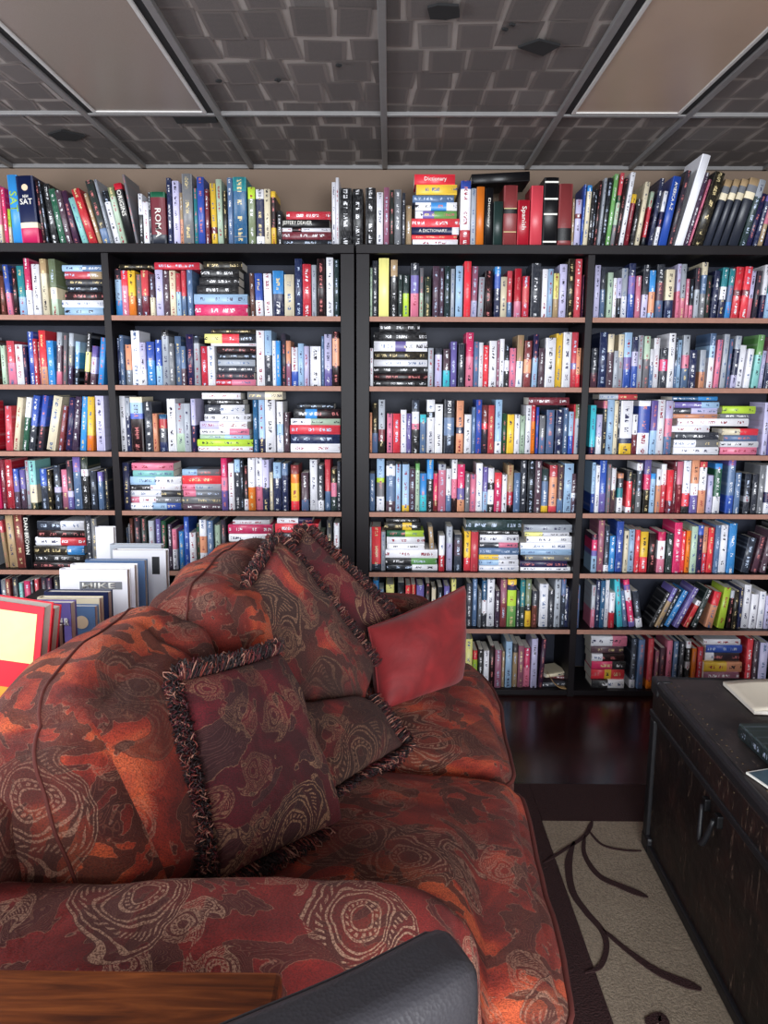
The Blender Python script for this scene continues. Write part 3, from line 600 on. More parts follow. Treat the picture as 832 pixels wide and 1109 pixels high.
ROWS['3C'] = """400.5 2.4 447 0 O|403.3 6 437 0 k3s2|410 7 433 0 G5m2k2|419.2 6 448 0 p|425.8 7.8 448 0 R|433.9 6.3 444 0 w|440.4 5 448 0 v|446 7.8 433 0 K2w2p1k4|454.8 6.5 449 0 E1s4|462 8.6 433 0 w2k1w6|471 8.3 438 0 w|480.7 11 433 0 K3s3K3|494 7.6 434 0 O4N1O3|502.7 7.4 449 0 w|510.6 4 441 0 s|515 6 433 0 b|521.5 6.5 439 0 A3R1K4|528.6 6.4 439 0 C|535.8 7 433 0 S7w2|543.6 4.8 448 0 f|549 7.3 449 0 y|556.8 5.6 449 0 w|562.8 5.3 450 0 l|568.6 5.8 439 0 w|574.7 4.4 439 0 R1o2|580 3 441 0 b|583.8 6 450 0 g4s3|591.5 8.3 444 0 s|601 8 444 0 N|609.5 5 442 0 s|615.2 5 446 0 S4b3|620.5 4 438 0 R|625 5.6 438 0 J2G5
H 573 617 430.5 437 m"""
ROWS['3D'] = """638.5 6 439 0 E6N1|645 6 449 0 q5w4|651.3 4.4 434 0 p1K6|656 7.6 433 0 S|663.8 4.3 434 0 c|668.3 2.2 433 0 K|670.7 13.3 434 0 w7N1y2|684.3 5.4 449 0 w4m4|690 12.7 434 0 w1b5w4|703.2 7 434 0 v5S4|710.6 8 433 0 w|719.4 8 434 0 q3p3s3|824.3 5.5 436 0 q|830.5 5 437 0 v
H 649 690 427 432 G3C3|H 730 779 484.5 490 w|H 731 779 476.5 484 w2g2|H 732 779 468.5 475.5 K|H 729 770 461.5 467.5 w|H 735 812 453.5 461 w|H 729 778 448.5 453 O|H 729 778 442 447.5 K2q3|H 729 779 435.5 441 v3S2|H 729 778 429.5 434.5 z4B3|H 781 821 484.5 490 p|H 780 821 478 484 w|H 785 821 471.5 477.5 s|H 783 822 464.5 471 c2R2|H 781 812 448 452.5 g|H 783 819 440 446.5 L"""
ROWS['4A'] = """-2 4.5 498 0 P|3 4.4 498 0 m|7.7 7.6 498 0 r|17 5.8 508 0 b2v2d3|23.3 5.6 509 0 v4d4|29.5 4 499 0 G|33.8 7.5 499 0 a4c3x1|45 7.3 508 0 b3K4|53.2 5.3 509 0 k|60 7 504 0 K4q1K3|67.4 7 509 0 p4D3|74.9 6 499 0 K5q1v2|81.4 8 495 0 v2s5|90 7.6 494 0 x2w1k5|99.8 6.5 510 0 K|108 5.5 511 0 v1s3|114.2 3.5 508 0 K"""
ROWS['4B'] = """128 7 501 0 N|241 6.3 496 0 P3p2v3|248 6.3 502 0 w|254.7 6 498 0 S2K6|261 3.6 498 0 k|265 4.4 505 0 k6w2|269.8 7.3 496 0 w5o4|277.3 7.2 496 0 w5p4|284.7 7.3 498 0 q5N4|292.5 3.3 512 0 c|296.5 8.3 501 0 S3N6|306 6.6 502 0 s2N6|315.3 8.7 504 0 A2o2y4R2|327 7.6 512 0 d5s2|336 8 498 0 w|344.6 6.3 504 0 K7w2|352 6 498 0 C5s3|358.8 6 508 0 k3p3x3|365.3 4 500 0 K
H 140 196 545 550.5 w3S2b2|H 138 195 538.5 544.5 p1w2g3|H 140 196 531.5 538 w3K2|H 137 195 525.5 530.5 k2w3|H 137 196 516.5 525 S3w3|H 144 188 509.5 515.5 a|H 143 188 501.5 508.5 p|H 198 239 546 551 d|H 197 239 538.5 545 g|H 198 239 531.5 537.5 p2g4|H 197 239 524.5 531 p1G2|H 197 239 515.5 524 R|H 197 237 508.5 514.5 S2g3"""
ROWS['4C'] = """400.6 5.4 513 0 s|408 8.3 497 0 S4L1g3w3|418.4 9.8 499 0 K1w2s5d2|428.5 5.6 503 0 S|435.6 7.5 503 0 S7y1|443.4 6.3 508 0 d|449.9 4.4 502 0 F1l6|454.6 7.4 513 0 B4E3|462.3 6.8 498 0 B3k5|469.3 5 513 0 P5m2|474.6 8 503 0 G1p7|483 5.6 508 0 w5s3|489 5.8 498 0 w3p3k2|495.2 7.7 503 0 P4v2O2|503.6 4.8 513 0 g|508.9 6.3 514 0 p|515.6 6.8 502 0 w|522.9 5 506 0 v5S4|528.2 6.4 507 0 w2k1w2k1|535.2 7.8 512 0 R2P5|543.4 5 514 0 w|548.8 6.6 504 0 t4r2k1|556 6.6 512 0 s|563.3 6.4 499 0 K|570.7 7.3 499 0 k|578.5 7 499 0 d|586 7.3 508 0 x2s4y1|594.3 8.3 504 0 C2O5C1|603 6 504 0 d5s2|609.8 10 502 0 S|620.3 6.5 513 0 d4w1d3"""
ROWS['4D'] = """639.5 4 501 0 S5b3|643.8 4.5 504 0 w|648.6 7.5 499 0 b5v3|656.5 4 503 0 g|661 4.7 507 0 w4d4|668 6.4 513 0 O1K2e2w3|677.8 5.8 510 0 K2R5w1|684 4 514 0 x|688.3 6.2 502 0 w1K3g3|696 7 497 0 v2P2k3|703.3 5.5 513 0 B1S6|709.8 5.3 508 0 w3O5|715.4 5.3 503 0 w3C4|721.2 6 509 0 R5m2|727.7 3.3 500 0 m|731.3 6.4 500 0 p4m5|738.3 8 499 0 w5R2k1|746.8 8 498 0 O4w2v3|755.2 7.7 500 0 C1w4O4|765.3 6 515 0 q|772 7.7 502 0 B1f5w3|786 8 498 0 v1s5b3|794.6 6 512 0 s|804.7 6.6 513 0 K4G1K2|813.7 6 514 0 K|820.6 5.6 504 0 g|826.8 7 504 0 w5N2w2"""
ROWS['5A'] = """5 4 565 -4 C1t3|10 8 559 -2 t|19 8.5 558 -1 A|29 7 559 0 k|94 6.5 559 0 K|101 6 562 0 g
H 37 90 609 615 k|H 37 91 601 608 k|H 37 91 591.5 600.5 k4B2|H 37 93 582.5 589.5 w2R2|H 40 92 574.5 581.5 k|H 40 92 564.5 573.5 K2w2"""
ROWS['5B'] = """127 6 572 0 s|134 4 568 0 w|138.5 7.5 562 0 n|147.5 6.5 561 0 K|155.5 6 561 0 x|163 6 564 0 G|171 5 562 0 v|177 5 564 0 f|183 4.6 568 0 V|188.3 5 573 0 p4w4|194.5 5.5 576 0 B|200.7 5.5 560 0 b|206.6 7 577 0 w|214 3 568 0 f|217.4 7.7 563 0 w3O3w3|225.8 6.6 564 0 s|233 6.4 569 0 l|240.8 5 563 0 K|354.4 6 563 0 K4O1K4|361.6 6.4 567 0 w
H 249 293 610 618 m|H 250 294 602 609 k|H 249 293 594 601 w|H 249 293 587 593 K|H 248 293 578.5 586.5 w|H 247 295 568.5 577.5 P|H 252 292 563.5 567.5 w|H 299 349 608 618 R|H 299 349 600 607 k|H 300 350 592 599 w|H 299 350 584.5 591.5 R|H 298 350 577.5 583.5 K2l2|H 298 345 567.5 576.5 R|H 300 338 561.5 566.5 w3N2"""
ROWS['5C'] = """400.5 2 571 0 G|402.7 10 571 0 R6K1|413 4.5 576 0 G|475.3 6 580 0 w5r4|483.4 6.5 571 0 G3q5|492 8 579 0 K1d3K3|502.5 7 576 0 y6R3|509.7 7.8 576 0 C
H 419 474 611.5 618 k2w2|H 418 473 604.5 611 k2F2|H 417 474 595.5 604 w|H 419 460 589.5 595 w|H 419 460 581.5 589 w|H 419 459 574.5 580.5 f2L2|H 416 456 566.5 573.5 k2y1k1|H 418 454 561.5 566 k|H 519 562 613 619 w|H 519 562 606.5 612.5 S2w2|H 519 561 601 606 y2w2|H 519 562 593.5 600.5 s|H 520 561 588 593 K2p2|H 520 562 579.5 587.5 w|H 519 561 574.5 579 k|H 505 565 563 573.5 x|H 564 624 614.5 619.5 w|H 563 614 607.5 614 N|H 569 623 601.5 607 g|H 564 624 595.5 600.5 S|H 564 624 588.5 595 w|H 571 624 581.5 588 w|H 569 617 577 581 Y2w3|H 568 627 569 576.5 G"""
ROWS['5D'] = """640 6 579 0 V1P2v1S3|647 6.5 564 0 D|654.2 5.3 570 0 K6w1|660 6 581 0 B|666.7 7.5 565 0 b|674.8 4.8 575 0 c|680.4 6.4 574 0 S|687.1 4.5 574 0 R|692.5 8.4 576 0 y5R3|702.4 7.6 578 0 k|711.3 8 576 0 P2w4p3|720.6 7 578 0 x|728.4 8.4 566 0 P|737.3 4.4 576 0 R|742 4.4 575 0 o|746.7 6.6 570 0 l|753.6 6 569 0 b1N4|760 5.5 571 0 O4R3|765.8 6.2 572 0 R|772.5 5.8 569 0 s|778.6 8 569 0 w|787.2 8 567 0 B|802 9 583 6 K|815 6.5 582 7 d|823 6.5 575 7 d"""
ROWS['6A'] = """3 6 629 0 g|10 5 627 0 A|16 6 626 0 K|23 4 632 0 a|28 7 630 0 P|36 4 628 0 k|41 4.5 627 0 C|46.5 6 626 0 K|53.5 6 626 0 V|60.5 6 626 0 K|68 6 630 0 s"""
ROWS['6C'] = """400.5 2.6 638 0 w|404 6.3 629 0 B|410.6 5 638 0 S2p2|418 9 634 0 Y|430.7 7 631 0 k|439 5.4 634 0 R2m3|445 5 634 0 R|451 8 634 0 v4p3|460.7 4.8 632 0 k|467.3 4.6 637 0 c|473.8 5 636 0 k|480.6 6 635 0 v|488.6 5 628 0 Y|505 6 632 0 K|511.5 5 628 0 s|517.5 3.5 640 0 g|521.5 5.3 629 0 z3w2K2|527.2 8 628 0 w|536 5 640 0 V|541.6 6.8 628 0 D4A4|549 9.6 628 0 y1N1L3F4|559.3 3.2 640 0 K|563 5.4 629 0 e4x3|568.9 6 628 0 J5k1y3|575.7 5.6 640 0 K2n3|583.8 9.6 633 0 w|593.9 5.4 640 0 K|600 6.4 628 0 G|607 5 628 0 s2K4|612.7 5.3 637 0 N|618.5 4.6 640 0 K|624.5 5.3 634 0 s"""
ROWS['6D'] = """639.5 4.5 634 0 G4p3|644.5 4.5 629 0 N|649.3 5 629 0 z|654.6 4.5 629 0 w|659.4 6 642 0 w4r3|668 6.4 629 -10 E|675.5 5 641 -7 s|682 6.7 629 -10 P1v1w2P4v1|690 6.6 641 -7 K6w2|703 5 643 17 k|708.5 5.4 638 18 v2t4|714.3 4.6 640 18 k|719.5 6.3 642 19 B|728.5 6 638 20 v|740 5.5 652 13 w1R5|749 6.4 640 15 x|764 8 642 8 R3O5|777 7.6 637 5 L|787.5 4.6 640 2 G1k4|792.6 5.5 640 1 k|799 4 637 0 N|803.6 7.5 634 1 w|811.7 7.5 644 1 w|820 7 641 1 w|827.7 5 645 0 q"""
ROWS['7C'] = """503 8 692 0 Y|511.7 5 705 0 R1L3|517.5 5 703 0 k|523.3 6 705 0 w|530 5 700 0 k|535.6 7 704 0 D|543.2 3 706 0 t|547 7 695 0 S|555 5 698 0 K1t4|560.7 6.3 700 0 D|567.4 6.4 703 0 P4p4|574.7 6.6 692 0 q|583 5 693 3 V"""
ROWS['7D'] = """682.3 6 692 0 K5w1|689.6 6.6 693 0 s|700 6 692 0 C5o1|708.5 4 705 0 D|713.5 5 702 0 d|720.5 5.6 694 0 p|727.5 5 695 0 s|733.7 5 695 0 K|740.7 5.5 695 0 w1k2w1k2w1|748 5 703 0 o|754.5 6 702 0 R|806 6.6 692 0 R|813.5 5 694 0 d|820 9 696 0 q
H 641 676 736.5 741.5 k2w2|H 641 677 725.5 735 R2y1R2|H 641 678 716.5 725 P3k2|H 641 676 708.5 715.5 w1k2|H 641 676 701 708 d|H 641 680 690 700.5 w3p2|H 762 800 736 743 k|H 762 800 727.5 735 D|H 762 803 717 726 y3O2|H 765 802 708 716 w1K3|H 766 805 699.5 707 b|H 763 803 693 698.5 w"""
ORDN = ['', 'first','second','third','fourth','fifth','sixth','seventh','eighth','ninth','tenth','eleventh','twelfth','thirteenth','fourteenth','fifteenth','sixteenth','seventeenth','eighteenth','nineteenth','twentieth']
TENS = {20: 'twenty', 30: 'thirty', 40: 'forty', 50: 'fifty', 60: 'sixty', 70: 'seventy', 80: 'eighty'}
TENO = {30: 'thirtieth', 40: 'fortieth', 50: 'fiftieth', 60: 'sixtieth', 70: 'seventieth', 80: 'eightieth'}
def ordw(n):
    if n <= 20: return ORDN[n]
    t = n // 10 * 10
    return TENO[t] if n == t else TENS[t] + '-' + ORDN[n - t]

books = []
def colname(cols):
    big = sorted(cols, key=lambda c: -c[1]); names = []
    for c, f in big:
        nm = PAL[c][1]
        if nm not in names and f > .22: names.append(nm)
        if len(names) == 2: break
    return ' and '.join(names) if names else PAL[big[0][0]][1]
rs = random.Random(11)
for key, txt_ in ROWS.items():
    row = 'T' if key[0] == 'T' else int(key[0]); bay = key[1:] or ''
    z0 = ZR[row]
    lines = txt_.split('\n'); ups = []; hor = []
    for ln_ in lines:
        for tok in ln_.split('|'):
            p = tok.split()
            (hor if p[0] == 'H' else ups).append(p)
    prev = None
    for i, p in enumerate(ups):
        x, wd, tp, ln = map(float, p[:4]); cols = parse_cols(p[4])
        pb = at(x, rowpx[row], YBK); 
        xl = at(x, CY, YBK).x if False else pb.x
        wm = (at(x + wd, rowpx[row], YBK).x - pb.x) * 0.965
        Hh = at(x, tp, YBK).z - z0
        dx = at(x + ln, tp, YBK).x - at(x, tp, YBK).x
        ang = math.atan2(dx, Hh)
        books.append(dict(key=key, row=row, bay=bay, kind='up', i=i, n=len(ups), x=xl, w=wm * math.cos(ang), h=math.hypot(dx, Hh), ang=ang, z=z0, cols=cols, area=wd * (rowpx[row] - tp), px=x, tp=tp, ln=ln))
    # lay the horizontals on what carries them
    hb = []
    for p in hor:
        a0, a1, yt, yb_ = map(float, p[1:5])
        q0 = at(a0, (yt + yb_) / 2, YBK); q1 = at(a1, (yt + yb_) / 2, YBK)
        hb.append(dict(key=key, row=row, bay=bay, kind='flat', x0=q0.x, x1=q1.x, zt=at((a0 + a1) / 2, yt, YBK).z, zb=at((a0 + a1) / 2, yb_, YBK).z, cols=parse_cols(p[5]), area=(a1 - a0) * (yb_ - yt), px=(a0 + a1) / 2, pw=a1 - a0, tp=yt))
    hb.sort(key=lambda d: d['zb'])
    for k, d in enumerate(hb):
        sup = z0
        for e in hb[:k]:
            if min(e['x1'], d['x1']) - max(e['x0'], d['x0']) > .02: sup = max(sup, e['z1'])
        for e in books:
            if e['key'] == key and e['kind'] == 'up' and e['x'] + e['w'] > d['x0'] + .004 and e['x'] < d['x1'] - .004 and (d['zb'] - (e['z'] + e['h'])) > -.02:
                top_e = e['z'] + e['h'] * math.cos(e['ang']) + abs(math.sin(e['ang'])) * e['w']
                sup = max(sup, top_e + .0006)
        d['zb2'] = sup + .0004; d['z1'] = max(d['zt'], d['zb2'] + .008)
        if d['z1'] - d['zb2'] > .05: d['z1'] = d['zb2'] + .05
        books.append(d)

# keep neighbours from running into each other
ups_by = {}
for b_ in books:
    if b_['kind'] == 'up': ups_by.setdefault(b_['key'], []).append(b_)
bay_lim = {'A': (bayA[0], xA1), 'B': (xB0, xB1), 'C': (xC0, xC1), 'D': (xD0, xEnd)}
def foot(b_):
    a = b_['ang']; hh, ww = b_['h'], b_['w']
    return ww * math.cos(a)
def edge_at(b_, side, z):
    """x of left/right side line at height z above shelf, pivot at lowest corner"""
    a = b_['ang']; t = math.tan(a)
    xl = b_['x'] + t * z; wv = b_['w'] / math.cos(a)
    return xl if side == 'L' else xl + wv
for key, L in ups_by.items():
    for k in range(len(L)):
        b_ = L[k]
        if b_['bay'] and k == 0 and b_['bay'] != 'A': b_['x'] = max(b_['x'], bay_lim[b_['bay']][0] + .002)
        for pr_ in L[max(0, k - 2):k]:
            for _ in range(30):
                hm = min(b_['h'] * math.cos(b_['ang']), pr_['h'] * math.cos(pr_['ang']))
                pen = max(edge_at(pr_, 'R', z) - edge_at(b_, 'L', z) for z in (0, hm)) + .0006
                if pen <= 0: break
                low = edge_at(pr_, 'R', 0) - edge_at(b_, 'L', 0) + .0006
                if pen > .003 and low < pen - .001:
                    if pr_['ang'] > 0 and (b_['ang'] < pr_['ang']): pr_['ang'] = max(0, pr_['ang'] - .012)
                    else: b_['ang'] = min(pr_['ang'], b_['ang'] + .012) if b_['ang'] < pr_['ang'] else b_['ang']; b_['x'] += .0008
                else:
                    b_['x'] += pen * .5; b_['w'] = max(.006, b_['w'] - pen * .5)
                    pr_['w'] = max(.006, pr_['w'] - pen * .5)
        if b_['bay'] in 'ABCD' and b_['bay']:
            mx = bay_lim[b_['bay']][1] - .002
            over = max(edge_at(b_, 'R', 0), edge_at(b_, 'R', b_['h'] * math.cos(b_['ang']))) - mx
            if over > 0: 
                if b_['ang'] > 0: b_['ang'] = max(0, b_['ang'] - over / b_['h'])
                b_['x'] -= min(over, .012)

# the books lying in piles must not run into the standing ones beside them
for d in books:
    if d['kind'] != 'flat': continue
    for e in ups_by.get(d['key'], []):
        ztop = e['z'] + e['h'] * math.cos(e['ang'])
        if ztop <= d['zb2'] + .0005: continue
        zz0 = max(0, d['zb2'] - e['z']); zz1 = min(ztop, d['z1']) - e['z']
        l_ = min(edge_at(e, 'L', zz0), edge_at(e, 'L', zz1)); r_ = max(edge_at(e, 'R', zz0), edge_at(e, 'R', zz1))
        if r_ > d['x0'] and l_ < d['x1']:
            if (l_ + r_) / 2 < (d['x0'] + d['x1']) / 2: d['x0'] = r_ + .0008
            else: d['x1'] = l_ - .0008
    if d['bay']:
        d['x0'] = max(d['x0'], bay_lim[d['bay']][0] + .002); d['x1'] = min(d['x1'], bay_lim[d['bay']][1] - .002)
for i_, d in enumerate(books):
    if d['kind'] != 'flat': continue
    for e in books[i_ + 1:]:
        if e['kind'] != 'flat' or e['key'] != d['key']: continue
        if min(d['z1'], e['z1']) - max(d['zb2'], e['zb2']) > .0005 and min(d['x1'], e['x1']) - max(d['x0'], e['x0']) > 0:
            A_, B_ = (d, e) if d['x0'] + d['x1'] < e['x0'] + e['x1'] else (e, d)
            mid = (A_['x1'] + B_['x0']) / 2; A_['x1'] = mid - .0006; B_['x0'] = mid + .0006

rowname = {'T': None, 1: 'first shelf', 2: 'second shelf', 3: 'third shelf', 4: 'fourth shelf', 5: 'fifth shelf', 6: 'sixth shelf', 7: 'bottom shelf'}
# special covers
SPEC = {('T', 13.5): 'bright blue test guide with green letters, on top of the far-left bookcase',
        ('T', 25): 'thick navy test-preparation book with red foot, on top of the far-left bookcase',
        ('T', 138.5): 'black leaning book with white lettering and red tip, on top of left bookcase',
        ('T', 165.3): 'thick dusty red book with vertical white title, on top of left bookcase',
        ('T', 253.3): 'thick deep blue book with teal cap, on top of the left bookcase',
        ('T', 560.2): 'red language book with white vertical title, on top of the right bookcase',
        ('T', 587.3): 'black reference volume with four white bands, on top of the right bookcase',
        ('T', 544.8): 'brick red volume with black title label, on top of the right bookcase',
        ('T', 603.7): 'brick red volume with black band low down, on top of right bookcase',
        ('T', 731.0): 'tallest cream-white book, leaning high above its row on the right bookcase',
        ('5A', 29.0): 'black novel with large white author name beside the fifth-shelf pile, far left',
        ('1C', 410.3): 'thick pale yellow book near the left end of the centre-right first shelf'}
def label_of(b_):
    k_ = (b_['key'], b_['px'])
    if k_ in SPEC: return SPEC[k_]
    cn = colname(b_['cols'])
    if b_['kind'] == 'up':
        hgt = 'tall ' if b_['h'] > .235 else ('short ' if b_['h'] < .165 else '')
        lean = 'leaning ' if abs(b_['ang']) > .1 else ''
        if b_['row'] == 'T':
            side = 'left' if b_['px'] < 384 else 'right'
            L = [x for x in ups_by['T'] if (x['px'] < 384) == (side == 'left')]
            n = L.index(b_) + 1
            if n > len(L) / 2: o_ = ordw(len(L) - n + 1) + ' from right'
            else: o_ = ordw(n) + ' from left'
            if len((hgt + lean + cn).split()) > 4: hgt = ''
            return f"{hgt}{lean}{cn} book, {o_} on top of the {side} bookcase"
        L = ups_by[b_['key']]; n = L.index(b_) + 1
        o_ = (ordw(len(L) - n + 1) + ' upright from right') if n > len(L) / 2 and b_['bay'] != 'D' else (ordw(n) + ' upright from left')
        if len((hgt + lean + cn).split()) > 4: hgt = ''
        if len((hgt + lean + cn).split()) > 4: lean = ''
        return f"{hgt}{lean}{cn} book, {o_}, {BAYS[b_['bay']][0]} {rowname[b_['row']]}"
    # flat: position in its pile
    same = [d for d in books if d['kind'] == 'flat' and d['key'] == b_['key']]
    pile = [d for d in same if abs(d['px'] - b_['px']) < 26 and d['pl'] == b_['pl']]
    pile.sort(key=lambda d: d['zb2']); n = pile.index(b_) + 1
    npile = len(set(d['pl'] for d in same))
    where = f"on the {'left' if b_['px'] < 384 else 'right'} case" if b_['row'] == 'T' else f"{BAYS[b_['bay']][0]} {rowname[b_['row']]}"
    if len(pile) == 1 or b_['pl'] >= 50: return f"{cn} book lying across upright books, {where}"
    pos = 'at the bottom' if n == 1 else ('at the top' if n == len(pile) else ordw(n) + ' from the bottom')
    pn = ''
    if npile > 1 and b_['row'] != 'T': pn = 'left ' if b_['pl'] == min(d['pl'] for d in same) else 'right '
    return f"{cn} book, {pos} of the {pn}pile, {where}"
for key in ROWS:
    fl = [d for d in books if d['kind'] == 'flat' and d['key'] == key]; cl = []
    for d in fl:
        on_up = (d['zb2'] - ZR[d['row']] > .12) and not any(e is not d and abs(e['px'] - d['px']) < 24 and e['zb2'] < d['zb2'] - .05 for e in fl)
        if on_up: d['pl'] = 50 + int(d['px'] / 40); continue
        for ci, c in enumerate(cl):
            if abs(c - d['px']) < 24: d['pl'] = ci; break
        else: cl.append(d['px']); d['pl'] = len(cl) - 1
    order = sorted(range(len(cl)), key=lambda i: cl[i])
    for d in fl:
        if d['pl'] < 50: d['pl'] = order.index(d['pl'])

NIND = 276
NOTXT = {('T', v) for v in (13.5, 25, 138.5, 165.3, 560.2, 713, 524.5, 587.3, 731, 545, 544.8, 603.7, 534, 573.8, 762, 771, 779, 787.8, 515.5)} | {('5A', 29), ('1C', 410.3)}
NOTXT_F = {('T', 237.5), ('T', 188.5), ('T', 246), ('5C', 581.5)}
for b_ in books:
    if b_['row'] in (5, 6) and b_['bay'] == 'B' and b_['px'] > 240 and b_['kind'] == 'flat' and b_['tp'] > 592: b_['area'] *= .1
    if b_['key'] == '6A': b_['area'] *= .4
    if b_['key'] == '7D' and b_['px'] > 705: b_['area'] *= .6
    if (b_['key'], b_['px']) in SPEC: b_['area'] += 5000
order = sorted(range(len(books)), key=lambda i: -books[i]['area'])
indiv = set(order[:NIND])
stuff = MB(); BOOKOBJ = {}
def place_matrix(b_, D):
    if b_['kind'] == 'up':
        a = b_['ang']; w_ = b_['w']
        # rotate about the lowest bottom corner
        px = b_['x'] + (w_ / math.cos(a) if a > 0 else 0)
        Mx = Matrix.Translation((px, YBK + b_['jy'], b_['z'] + .0002)) @ Matrix.Rotation(a, 4, 'Y') @ Matrix.Translation((-w_ / 2 if a > 0 else w_ / 2, 0, 0))
        return Mx
    L_ = b_['x1'] - b_['x0']; T_ = b_['z1'] - b_['zb2']
    return Matrix.Translation((b_['x1'], YBK + b_['jy'], b_['zb2'] + T_ / 2)) @ Matrix.Rotation(R(-90), 4, 'Y')
for i, b_ in enumerate(books):
    rr = random.Random(i * 7 + 3)
    b_['jy'] = rr.uniform(-.004, .012)
    if b_['kind'] == 'up': Wt, Hh = b_['w'], b_['h']
    else: Wt, Hh = b_['z1'] - b_['zb2'] - .0004, b_['x1'] - b_['x0']
    D = .105 + min(.07, max(0, (Hh - .15)) * .55) + rr.uniform(-.005, .01)
    hard = Hh > .205 or rr.random() < .25
    Mx = place_matrix(b_, D)
    if i in indiv:
        q = MB(); T, pr = book_geo(q, Wt, Hh, D, b_['cols'], i, hard, pages=False, plainspine=(b_['key'], b_['px']) in NOTXT or (b_['key'], b_.get('tp')) in NOTXT_F)
        o = q.build('book', M['book'], attrs=True); o.matrix_world = Mx
        tag(o, ' '.join(label_of(b_).split()), 'book', ('books on the top of the cases' if b_['row'] == 'T' else 'books on the ' + rowname[b_['row']] + ', ' + BAYS[b_['bay']][0] + ' bay'))
        q = MB(); page_geo(q, Wt, Hh, D, T, pr, Matrix.Identity(4), 0); q.build('page_block', M['pages'], o)
        b_['obj'] = o; b_['W'], b_['H'] = Wt, Hh; BOOKOBJ[(b_['key'], b_['px'])] = b_
    else:
        book_geo(stuff, Wt, Hh, D, b_['cols'], i, hard, mat4=Mx, pages=True)
# the run of books on past the frame edge on the right (same shelves, seen only from aside)
re_ = random.Random(77)
for row, z in ZR.items():
    runs = [(bayA[0] + .004, at(-5, rowpx[row], YBK).x), (at(836, rowpx[row], YBK).x, xEnd - .01)]
    if row == 'T': runs[0] = (bayA[0] + .02, runs[0][1])
    for (xa_, xz_) in runs:
        L_ = [b for b in ups_by.get('T' if row == 'T' else f'{row}A', [])] if xa_ < 0 else [b for b in ups_by.get('T' if row == 'T' else f'{row}D', [])]
        if L_: xz_ = min(xz_, min(edge_at(b, 'L', 0) for b in L_)) - .001 if xa_ < 0 else xz_
        if L_ and xa_ > 0: xa_ = max(xa_, max(max(edge_at(b, 'R', 0), edge_at(b, 'R', b['h'] * .98)) for b in L_) + .001)
        x = xa_
        while True:
            wd = re_.uniform(.014, .034)
            if x + wd > xz_: break
            book_geo(stuff, wd - .0008, re_.uniform(.165, .215), .115, parse_cols(re_.choice('kKNwwscgGSrmbdqxn')), re_.randrange(10 ** 6), False,
                     mat4=Matrix.Translation((x + wd / 2, YBK + re_.uniform(0, .01), z + .0002)))
            x += wd
st = stuff.build('small_books', [M['book'], M['pages']], attrs=True); st['kind'] = 'stuff'
st['label'] = 'the many smaller paperbacks filling the shelves between the larger books'; st['category'] = 'books'

# readable titles on spines. spine plane is local XZ facing -Y
def spine_text(key, px, s, zc_f, len_f, w_f, mat, vertical=True, up=False, xo=0.0):
    b_ = BOOKOBJ.get((key, px))
    if not b_: return
    Wt, Hh = b_['W'], b_['H']
    # text local x -> reading direction
    if vertical and not up: Rm = Matrix(((0, 1, 0, 0), (0, 0, -1, 0), (-1, 0, 0, 0), (0, 0, 0, 1)))   # x->-z, y->+x, z->-y
    elif vertical: Rm = Matrix(((0, -1, 0, 0), (0, 0, -1, 0), (1, 0, 0, 0), (0, 0, 0, 1)))
    else: Rm = Matrix(((1, 0, 0, 0), (0, 0, -1, 0), (0, 1, 0, 0), (0, 0, 0, 1)))
    Mx = Matrix.Translation((xo * Wt, -min(Wt * .05, .002) - .0003, Hh * zc_f)) @ Rm
    if vertical: add_text(s, Hh * len_f, Wt * w_f, mat, b_['obj'], Mx, 'spine_title')
    else: add_text(s, Wt * len_f, Hh * w_f, mat, b_['obj'], Mx, 'spine_title')
W_, G_, K_ = M['title_white'], M['title_gold'], M['title_black']
spine_text('T', 13.5, 'SAT', .62, .30, .78, M['panel_green'])
spine_text('T', 25, 'NEW', .70, .34, .045, W_, False)
spine_text('T', 25, 'SAT', .625, .72, .085, W_, False)
spine_text('T', 138.5, 'ORIGINS', .68, .42, .55, W_)
spine_text('T', 165.3, 'ROMA', .42, .55, .42, W_)
spine_text('T', 560.2, 'Spanish', .62, .50, .50, W_)
spine_text('T', 713, 'AMERICA A-Z', .72, .40, .40, W_)
spine_text('T', 524.5, 'Dictionary', .58, .5, .4, W_)
spine_text('5A', 29, 'DAN BROWN', .62, .70, .62, W_)
def flat_text(key, px, ytop, s, cf, lf, wf, mat):
    for b_ in books:
        if b_['kind'] == 'flat' and b_['key'] == key and abs(b_['px'] - px) < 1 and abs(b_['tp'] - ytop) < .6 and 'obj' in b_:
            BOOKOBJ[(key, 'f%d' % ytop)] = b_
            spine_text(key, 'f%d' % ytop, s, cf, lf, wf, mat)
flat_text('T', 331, 237.5, 'JEFFERY DEAVER', .68, .62, .62, W_)
flat_text('T', 471, 188.5, 'Dictionary', .48, .55, .5, W_)
flat_text('T', 471.5, 246, "A DICTIONARY", .55, .6, .42, W_)
flat_text('5C', 439.5, 581.5, 'ONLY BOOK', .55, .5, .5, M['panel_blue'])
def bands(px, key, fr, mat, hf=.012):
    b_ = BOOKOBJ.get((key, px))
    if not b_: return
    W2, Hh = b_['W'] / 2, b_['H']
    for f_ in fr:
        q = MB(); q.box((-W2 * .93, -min(b_['W'] * .05, .002) - .0008, Hh * f_), (W2 * .93, .0004, Hh * (f_ + hf * 2)))
        q.build('spine_band', mat, b_['obj'])
bands(587.3, 'T', (.06, .46, .68, .92), W_)
bands(544.8, 'T', (.24, .62), G_, .006); bands(253.3, 'T', (.13,), M['title_grey'], .006)
b_ = BOOKOBJ[('T', 25)]; W2 = b_['W'] / 2
